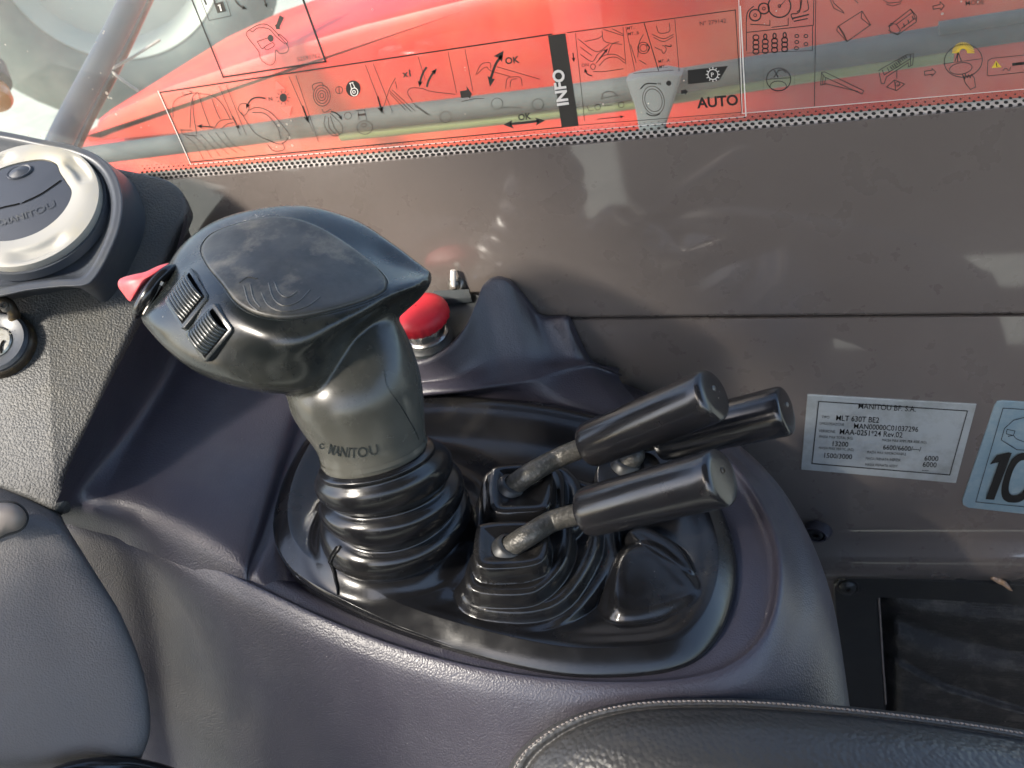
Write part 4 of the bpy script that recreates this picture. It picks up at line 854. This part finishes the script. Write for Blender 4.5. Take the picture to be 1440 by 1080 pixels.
# vent housing : tall rounded shell standing off the panel
top_px = [(-90, 172), (0, 185), (60, 197), (108, 207), (142, 222), (163, 246), (173, 282), (168, 322), (152, 362), (134, 392), (118, 402), (84, 404), (40, 409), (0, 417), (-90, 430)]
base_px = [(-90, 185), (0, 200), (60, 212), (118, 222), (158, 236), (188, 258), (204, 298), (200, 335), (180, 380), (158, 415), (141, 424), (118, 404), (60, 412), (0, 422), (-90, 436)]
H0 = .034
tp = cr(np.array([pDash(u, v, H0) for u, v in top_px]), 120); bp_ = cr(np.array([pDash(u, v, .0) for u, v in base_px]), 120)
cI = pDash(30, 300, H0 - .004)
rows = [bp_ - DN * .004, bp_ * .85 + tp * .15, bp_ * .4 + tp * .6 + DN * .002, bp_ * .12 + tp * .88, tp + DN * .0006, tp + (cI - tp) * .03 + DN * .0012, tp + (cI - tp) * .09 + DN * .0008, tp + (cI - tp) * .16 - DN * .004, tp + (cI - tp) * .26 - DN * .008, tp + (cI - tp) * .5 - DN * .008, tp + (cI - tp) * .9 - DN * .008]
G = np.stack([cr(np.stack(rows)[:, j], 60) for j in range(120)], 1)
m = MB(); m.grid(G); m.build('vent_housing', M['housing'], da, sharp=70)

# round vent dial
VN = nrm(DN + UP * .06); vh = .034
vc = pDash(38, 291, vh - .001)
vx = nrm(RT - VN * RT.dot(VN)); vy = np.cross(VN, vx)
dial = thing('vent_dial', vc, 'round silver air vent dial with dark blue-grey insert on the dashboard', 'air vent')
Rv = 104 / FPX * depth(vc)
def face(th_, r, h): return vc + VN * h + Rv * r * (math.cos(th_) * vx + math.sin(th_) * vy)
TH = np.linspace(0, 2 * np.pi, 181)[:-1]
ins2 = cr(np.array([(-.62, .42), (-.35, .62), (0.05, .72), (.28, .66), (.38, .50), (.50, .34), (.60, .18), (.58, -.05), (.46, -.28), (.25, -.47), (-.05, -.58), (-.38, -.56), (-.7, -.4), (-.8, 0)]), 180, True)
ang = np.arctan2(ins2[:, 1], ins2[:, 0]); o_ = np.argsort(ang); ri = np.interp(TH, np.r_[ang[o_] - 2 * np.pi, ang[o_], ang[o_] + 2 * np.pi], np.tile(np.linalg.norm(ins2[o_], axis=1), 3))
def dim(t, r):                                     # finger hollows in the silver ring
    h = 0
    for a, wd in ((.72, .26), (-1.12, .40), (2.3, .3), (-2.4, .3)):
        dt = (t - a + np.pi) % (2 * np.pi) - np.pi; h -= .0028 * math.exp(-(dt / wd)**4) * math.exp(-((r - .84) / .085)**4)
    return h
G = []
for k, (f_, hh) in enumerate([(0, -.001)] + [(q, .0035 + .0012 * math.sin(q * math.pi)) for q in np.linspace(0, .97, 26)] + [(.99, .0022), (1.0, 0), (1.0, -.006)]):
    G.append([face(t, ri[i] * 1.01 + (1 - ri[i] * 1.01) * f_, hh + (dim(t, ri[i] + (1 - ri[i]) * f_) if hh > .002 else 0)) for i, t in enumerate(TH)])
m = MB(); m.grid(G, closed_v=True); m.build('silver_ring', M['silver'], dial, sharp=60)
m = MB(); m.grid([[face(t, 1.0, -.001) for t in TH], [face(t, 1.045, -.0005) for t in TH], [face(t, 1.07, -.006) for t in TH]], closed_v=True); m.build('ring_gap', M['housing'], dial)
m = MB(); m.grid([[face(t, ri[i] * f_, .0028 + .0016 * math.cos(f_ * 1.5)) for i, t in enumerate(TH)] for f_ in (.992, .97, .9, .75, .5, .25, .02)], closed_v=True); dial_bv = m.bvh(); m.build('insert', M['insert'], dial, sharp=50)
ond = lambda u, v: (lambda h: h if h is not None else pDash(u, v, vh))(hit(dial_bv, u, v, .0004))
m = MB(); m.ribbon(cr(np.array([(-14, 298), (5, 292), (30, 286), (55, 275), (75, 262), (86, 254)], float), 30), 1.8, ond); m.build('flap_split', M['dark'], dial, smooth=False)
m = MB(); curved_text(m, 'MANITOU', [(6, 317), (25, 311), (50, 303), (79, 290)], 12.5, ond, .015); m.ring((2, 313), 3.4, 1.5, ond, a0=.4, a1=5.4); m.build('embossed_lettering', M['housing'], dial, smooth=False)
m = MB(); ec = (28, 243); th3 = np.arange(30) * 2 * np.pi / 30
eo = [ond(ec[0] + 19 * math.cos(t) * .94 + 8.5 * math.sin(t) * .30, ec[1] - 19 * math.cos(t) * .34 + 8.5 * math.sin(t) * .94) for t in th3]; ecn = np.mean(eo, 0)
m.grid([ecn + (np.array(eo) - ecn) * k + VN * l for k, l in ((1, 0), (.92, .0010), (.8, .0006), (.5, .0016), (.05, .0022))], closed_v=True); m.build('push_button', M['insert'], dial, sharp=35)

# key switch
ks = thing('key_switch', pDash(0, 500), 'round ignition lock with bright slotted face on the dashboard', 'ignition lock')
kc = pDash(2, 487); kR = 48 / FPX * depth(kc)
m = MB(); m.lathe(kc, DN, [(kR * 1.04, -.002), (kR * 1.03, .003), (kR, .0045), (kR * .93, .0055)], 48); m.build('brass_ring', M['bracket'], ks)
m = MB(); m.lathe(kc, DN, [(kR * .95, .003), (kR * .94, .0068), (kR * .86, .0085), (kR * .62, .0075), (kR * .50, .0062), (kR * .47, .004)], 48); m.build('black_collar', M['housing'], ks)
m = MB(); m.lathe(kc, DN, [(kR * .48, .003), (kR * .47, .0065), (kR * .43, .0073), (0.0, .0074)], 40); m.build('lock_face', M['lock'], ks)
pk = lambda u, v: pDash(u, v, .0079)
m = MB(); m.ribbon(cr(np.array([(2, 497), (1, 489), (3, 482), (6, 479)], float), 8), 3, pk); m.build('key_slot', M['dark'], ks, smooth=False)
pk2 = lambda u, v: pDash(u, v, .0092); m = MB(); m.text('OC', (3, 470), (1, -.03), pk2, 9, 0); m.build('position_mark', M['lock'], ks, smooth=False)
# hinged clip above the lock
hc = thing('hinged_clip', pDash(8, 452), 'tarnished metal clip just above the ignition lock', 'clip')
m = MB(); m.tube([pDash(u, v, h) for u, v, h in ((-6, 430, .012), (4, 425, .014), (12, 428, .014), (19, 440, .010), (20, 448, .006))], .0034, 12, n=20); m.build('hinge', M['bracket'], hc)
m = MB(); m.prism([pDash(u, v, .004) for u, v in ((-30, 442), (0, 442), (18, 446), (22, 450), (0, 455), (-30, 458))], DN * .003, .0008); m.build('clip_plate', M['bracket'], hc)
m = MB(); m.lathe(pDash(6, 431, .0165), DN, [(.003, -.002), (.0026, .001), (.0012, .0012), (.001, 0), (0, 0)], 14); m.build('rivet', M['steel'], hc)

# lower column cover
cc_ = thing('column_cover', pD(100, 1060, .47), 'blue-grey moulded lower cover at the left picture edge', 'cover')
cp = [
    [(-120, 600, .52), (-20, 640, .52), (30, 660, .52), (66, 690, .52), (80, 706, .52)],
    [(-120, 690, .468), (-20, 710, .468), (34, 722, .469), (84, 735, .472), (92, 737, .488)],
    [(-120, 760, .462), (-20, 775, .462), (55, 785, .463), (124, 800, .467), (132, 802, .484)],
    [(-120, 840, .456), (-20, 850, .456), (70, 860, .458), (162, 866, .462), (170, 867, .480)],
    [(-120, 920, .450), (-20, 935, .450), (90, 940, .452), (192, 945, .457), (200, 946, .475)],
    [(-120, 1000, .447), (-20, 1010, .447), (100, 1015, .449), (202, 1020, .454), (210, 1020, .472)],
    [(-120, 1072, .447), (-20, 1071, .447), (100, 1064, .449), (192, 1061, .454), (200, 1061, .472)],
    [(-120, 1090, .46), (-20, 1086, .46), (100, 1078, .462), (186, 1072, .466), (193, 1071, .48)],
]
m = MB(); m.grid(bic([[pD(*q) for q in r] for r in cp], 70, 60)); cov_bv = m.bvh(); m.build('cover_shell', M['dashblue'], cc_, sharp=60)
gk = thing('steering_gaiter', pD(140, 1090, .45), 'black rounded rubber edge at the bottom left corner', 'gaiter')
m = MB(); m.tube([pD(u, v, t) for u, v, t in ((40, 1128, .43), (75, 1098, .435), (120, 1084, .44), (170, 1082, .45), (220, 1090, .455), (260, 1108, .46), (280, 1145, .46))], .006, 16, n=40); m.build('rubber_lip', M['rubber'], gk)
kn = thing('lever_knob', pD(10, 735, .45), 'oval tan-grey lever knob at the left picture edge', 'knob')
kb = blob([(-14, 712), (6, 707), (24, 710), (35, 720), (37, 732), (28, 744), (10, 750), (-8, 756), (-24, 740)], .452, .008); kb.build('knob_face', M['knobtan'], kn)
m = MB(); P2 = cr(np.array([(-14, 712), (6, 707), (24, 710), (35, 720), (37, 732), (28, 744), (10, 750), (-8, 756), (-24, 740)], float), 36, True); m.tube([pD(*p, .4535) for p in np.vstack([P2, P2[:1]])], .0012, 8, caps=False); m.tube([pD(5, 735, .458), pD(-40, 755, .46)], .006, 14); m.build('knob_rim', M['black'], kn)

# ================================================================== plates on the wall
PYW = WY + .0025
on_w = lambda u, v: pY(u, v, PYW - .0016)
on_w2 = lambda u, v: pY(u, v, PYW - .0022)
dp = thing('data_plate', pY(1235, 668, PYW), 'silver data plate with black lettering fixed to the wall, right of the levers', 'data plate')
dpc = [(1135.5, 554), (1373, 567.5), (1344, 678), (1126.5, 659)]
m = MB(); m.prism([pY(*q, PYW - .0002) for q in dpc], (0, -.0010, 0), .0003); m.build('plate_sheet', M['plate'], dp, smooth=False)
z = Zm(1080, 520, 4)
m = MB(); m.line(z((285, 178), (1122, 232), (1022, 592), (247, 528)), 1.3, on_w, closed=True)
R_ = (1, .055); U_ = (.10, -1)
def tx(m, t, x, y, size, bold, place=on_w, w=1.0): m.text(t, z((x, y))[0], (R_[0] * w, R_[1] * w), place, size, bold, up=U_)
tx(m, 'MANITOU BF. S.A.', 505, 218, 10.8, .005, w=.95)
tx(m, 'MLT 630T BE2', 380, 285, 10.8, .005, w=.93); tx(m, 'MAN00000C01037296', 480, 330, 10.4, .005, w=.93); tx(m, 'MAA-0251*24 Rev.02', 400, 362, 10.8, .005, w=.93)
tx(m, '13200', 355, 428, 9.6, .006); tx(m, '6600/6600/—/', 645, 448, 9.2, .006); tx(m, '1500/3000', 308, 494, 9.6, .006); tx(m, '6000', 878, 510, 10, .006); tx(m, '6000', 868, 545, 10, .006); tx(m, '—', 866, 575, 9, .01)
m.build('plate_lettering', M['ink'], dp, smooth=False)
m = MB()
for t, x, y in (('TIPO', 300, 272), ('OMOLOGAZIONE', 288, 308), ('VERSIONE', 284, 350), ('MASSA MAX TOTAL (KG)', 286, 382), ('MASSA MAX AMM. PER ASSE (KG)', 640, 402), ('MASSA MAX VERTIC. (KG)', 284, 446), ('MASSA MAX RIMORCHIABILE', 556, 470), ('MASSA FRENATA INERZIA', 548, 505), ('MASSA FRENATA ASSIST.', 545, 540)): tx(m, t, x, y, 5.2, 0, w=.82 if len(t) > 10 else 1)
m.build('plate_small_print', M['inkgrey'], dp, smooth=False)
st10 = thing('noise_label', pY(1440, 718, PYW), 'pale blue label with large number 10, cut by the right picture edge', 'label')
lp = [(1398, 569), (1402, 563.5), (1410, 562.5), (1560, 572), (1566, 578), (1545, 728), (1538, 733), (1362, 713), (1354, 709), (1353, 702)]
m = MB(); m.prism([pY(*q, PYW - .0002) for q in lp], (0, -.0008, 0), .0003); m.build('label_sheet', M['bluelabel'], st10, smooth=False)
m = MB(); m.line([(1410.5, 574), (1372, 706), (1535, 722), (1552, 583)], .9, on_w, closed=True)
m.line(z((1330, 330), (1380, 285), (1470, 260)), .9, on_w); m.line(z((1330, 330), (1312, 395), (1400, 450), (1500, 455)), .9, on_w); m.line(z((1345, 335), (1390, 345), (1380, 370), (1340, 360)), .8, on_w, closed=True); m.ribbon(cr(np.array(z((1350, 375), (1380, 370), (1400, 390), (1470, 415)), float), 10), .8, on_w); m.build('label_line_art', M['ink'], st10, smooth=False)
m = MB()
m.poly([(1402, 640), (1418, 636), (1423, 637), (1398, 703), (1386, 702), (1405, 650), (1392, 653)], on_w2)
th4 = np.linspace(0, 2 * np.pi, 49)
def o0(rx, ry): return [on_w2(1434 + rx * math.cos(t) - .32 * ry * math.sin(t), 671 + ry * math.sin(t) + .06 * rx * math.cos(t)) for t in th4]
sup = lambda e, rx, ry: [on_w2(1434 + rx * np.sign(math.cos(t)) * abs(math.cos(t))**e - .30 * ry * np.sign(math.sin(t)) * abs(math.sin(t))**e, 672 + ry * np.sign(math.sin(t)) * abs(math.sin(t))**e + .06 * rx * math.cos(t)) for t in th4]
m.grid([sup(.75, 22, 35), sup(.8, 12.5, 25)]); m.build('label_number', M['ink'], st10, smooth=False)

# ================================================================== storage pocket in the wall
FY = WY + .004
pk_ = thing('storage_pocket', pY(1230, 1000, FY), 'black framed leather pocket in the wall at the lower right', 'pocket')
fr_out = [(1170, 1060), (1169, 990), (1170, 900), (1172, 828), (1176, 815), (1186, 808), (1200, 806), (1320, 811), (1460, 818), (1640, 830)]
fr_in = [(1250, 1060), (1244, 990), (1238, 900), (1233, 842), (1234, 838), (1237, 836), (1245, 835), (1330, 839), (1460, 847), (1640, 858)]
fo = [(1190, 1060), (1186, 990), (1178, 900), (1172, 828), (1176, 815), (1186, 808), (1200, 806), (1320, 811), (1460, 818), (1640, 830)]
A_ = cr(np.array(fo, float), 60); B_ = cr(np.array(fr_in, float), 60)
A3 = np.array([pY(*q, FY) for q in A_]); B3 = np.array([pY(*q, FY) for q in B_]); off = np.array([0, -.004, 0])
m = MB(); m.grid([A3 + [0, .004, 0], A3 + off * .7, A3 + (B3 - A3) * .03 + off, A3 + (B3 - A3) * .5 + off, A3 + (B3 - A3) * .97 + off, B3 + off * .7, B3 + [0, .02, 0]]); m.build('frame', M['black'], pk_, sharp=35)
us_ = np.linspace(0, 1, 90); vs_ = np.linspace(0, 1, 70); G = []
def gauss_line(u, v, pts, wd):
    P = np.array(pts, float); best = 1e9
    for a, b in zip(P[:-1], P[1:]):
        e = b - a; t = min(1, max(0, ((u - a[0]) * e[0] + (v - a[1]) * e[1]) / e.dot(e))); best = min(best, math.hypot(u - a[0] - t * e[0], v - a[1] - t * e[1]))
    return math.exp(-(best / wd)**2)
for b_ in vs_:
    row = []
    for a_ in us_:
        v = 832 + 240 * b_; ul = 1228 + (v - 832) * .075; u = ul + (1560 - ul) * a_
        y = FY + .020 - .012 * sstep(0, .10, a_) - .010 * b_
        y -= .006 * gauss_line(u, v, [(1240, 845), (1300, 862), (1380, 872), (1560, 880)], 16)
        y += .005 * gauss_line(u, v, [(1250, 862), (1320, 890), (1420, 915), (1560, 935)], 14)
        y -= .005 * gauss_line(u, v, [(1262, 900), (1320, 930), (1400, 945), (1560, 960)], 20)
        y -= .005 * sstep(0, 10, (v - (918 + (u - 1250) * (.55 if u < 1330 else .30) + (0 if u < 1330 else 20)))) * sstep(0, .05, a_)
        row.append(pY(u, v, y))
    G.append(row)
m = MB(); m.grid(G); m.build('leather_flap', M['leather'], pk_, sharp=80)
m = MB(); m.tube([pY(u, v, FY - .003) for u, v in ((1236, 840), (1238, 870), (1241, 920), (1246, 990))], .0006, 6, n=12); m.build('worn_edge', M['thread'], pk_)
m = MB(); m.tube([pY(u, v, FY + .002) for u, v in ((1163, 812), (1171, 830), (1177, 900), (1185, 985), (1190, 1060))], .0011, 8, n=20); m.build('frame_bead', M['seal2'], pk_)
sp = thing('frame_screw', pY(1192, 824, FY - .005), 'round-head screw in the corner of the pocket frame', 'screw')
m = MB(); m.lathe(pY(1192, 824, FY - .004), nrm((0, -1, .25)), [(.0085, -.001), (.0085, .0008), (.0075, .0014), (.0062, .0010), (.006, .0028), (.0042, .0042), (.0018, .0046), (.0016, .003), (0, .003)], 28); m.build('screw_head', M['black'], sp)
lf = thing('dried_leaf', pY(1410, 822, FY - .006), 'small curled dried leaf on the pocket frame at the right', 'leaf')
m = MB(); ctl = cr(np.array([(1390, 811), (1396, 813), (1405, 817), (1413, 821), (1419, 827), (1424, 831)], float), 20)
wd = [0.6, 2.5, 3.5, 3.2, 2.2, .5]; wd = np.interp(np.linspace(0, 5, 20), range(6), wd)
m.grid([[pY(u + k * w_ * .5, v - k * w_, FY - .006 - .0022 * (1 - k * k) + .001 * math.sin(i)) for i, ((u, v), w_) in enumerate(zip(ctl, wd))] for k in (-1, -.5, 0, .5, 1)]); m.build('leaf_blade', M['leaf'], lf)

# ================================================================== seat cushion
se = thing('driver_seat', pD(1100, 1080, .40), 'charcoal vinyl seat cushion with pale stitching at the bottom edge', 'seat')
ed = [(690, 1135), (712, 1092), (728, 1062), (750, 1040), (785, 1017), (830, 999), (890, 987), (960, 983), (1050, 984), (1150, 991), (1250, 1001), (1350, 1014), (1450, 1030), (1600, 1056)]
E_ = cr(np.array(ed, float), 150); dE = np.linspace(.395, .385, 150)
cenS = np.array([1130., 1250.])
def rowS(k, t, up=0): return [pD(*(e + (cenS - e) * k), dd + t) for e, dd in zip(E_, dE)]
rows = [rowS(.06, .07), rowS(.0, .035), rowS(-.004, .012), rowS(.006, .003), rowS(.028, .0012), rowS(.045, .0018), rowS(.07, -.003), rowS(.16, -.014), rowS(.35, -.026), rowS(.6, -.032), rowS(.95, -.034)]
G = np.stack([cr(np.stack(rows)[:, j], 70) for j in range(150)], 1)
m = MB(); m.grid(G); seat_bv = m.bvh(); m.build('cushion', M['seat'], se, sharp=80)
m = MB(); SL = np.array([e + (cenS - e) * .012 for e in cr(np.array(ed, float), 1200)]); acc = 0; last = SL[0]; i0 = 0
step = 7.0; seglen = np.r_[0, np.cumsum(np.linalg.norm(np.diff(SL, axis=0), axis=1))]
for q in np.arange(0, seglen[-1] - step, step):
    a_ = [np.interp(q, seglen, SL[:, k]) for k in (0, 1)]; b_ = [np.interp(q + step * .78, seglen, SL[:, k]) for k in (0, 1)]
    if a_[1] > 1110 or a_[0] > 1480: continue
    pa, pb = hit(seat_bv, a_[0], a_[1] - .4, .0002), hit(seat_bv, b_[0], b_[1] + .6, .0002)
    if pa is None or pb is None: continue
    m.tube([pa, (pa + pb) / 2 + nrm(CAM - pa) * .0005, pb], [.0003, .0005, .0003], 6)
m.build('stitching', M['thread'], se, kind='stuff')
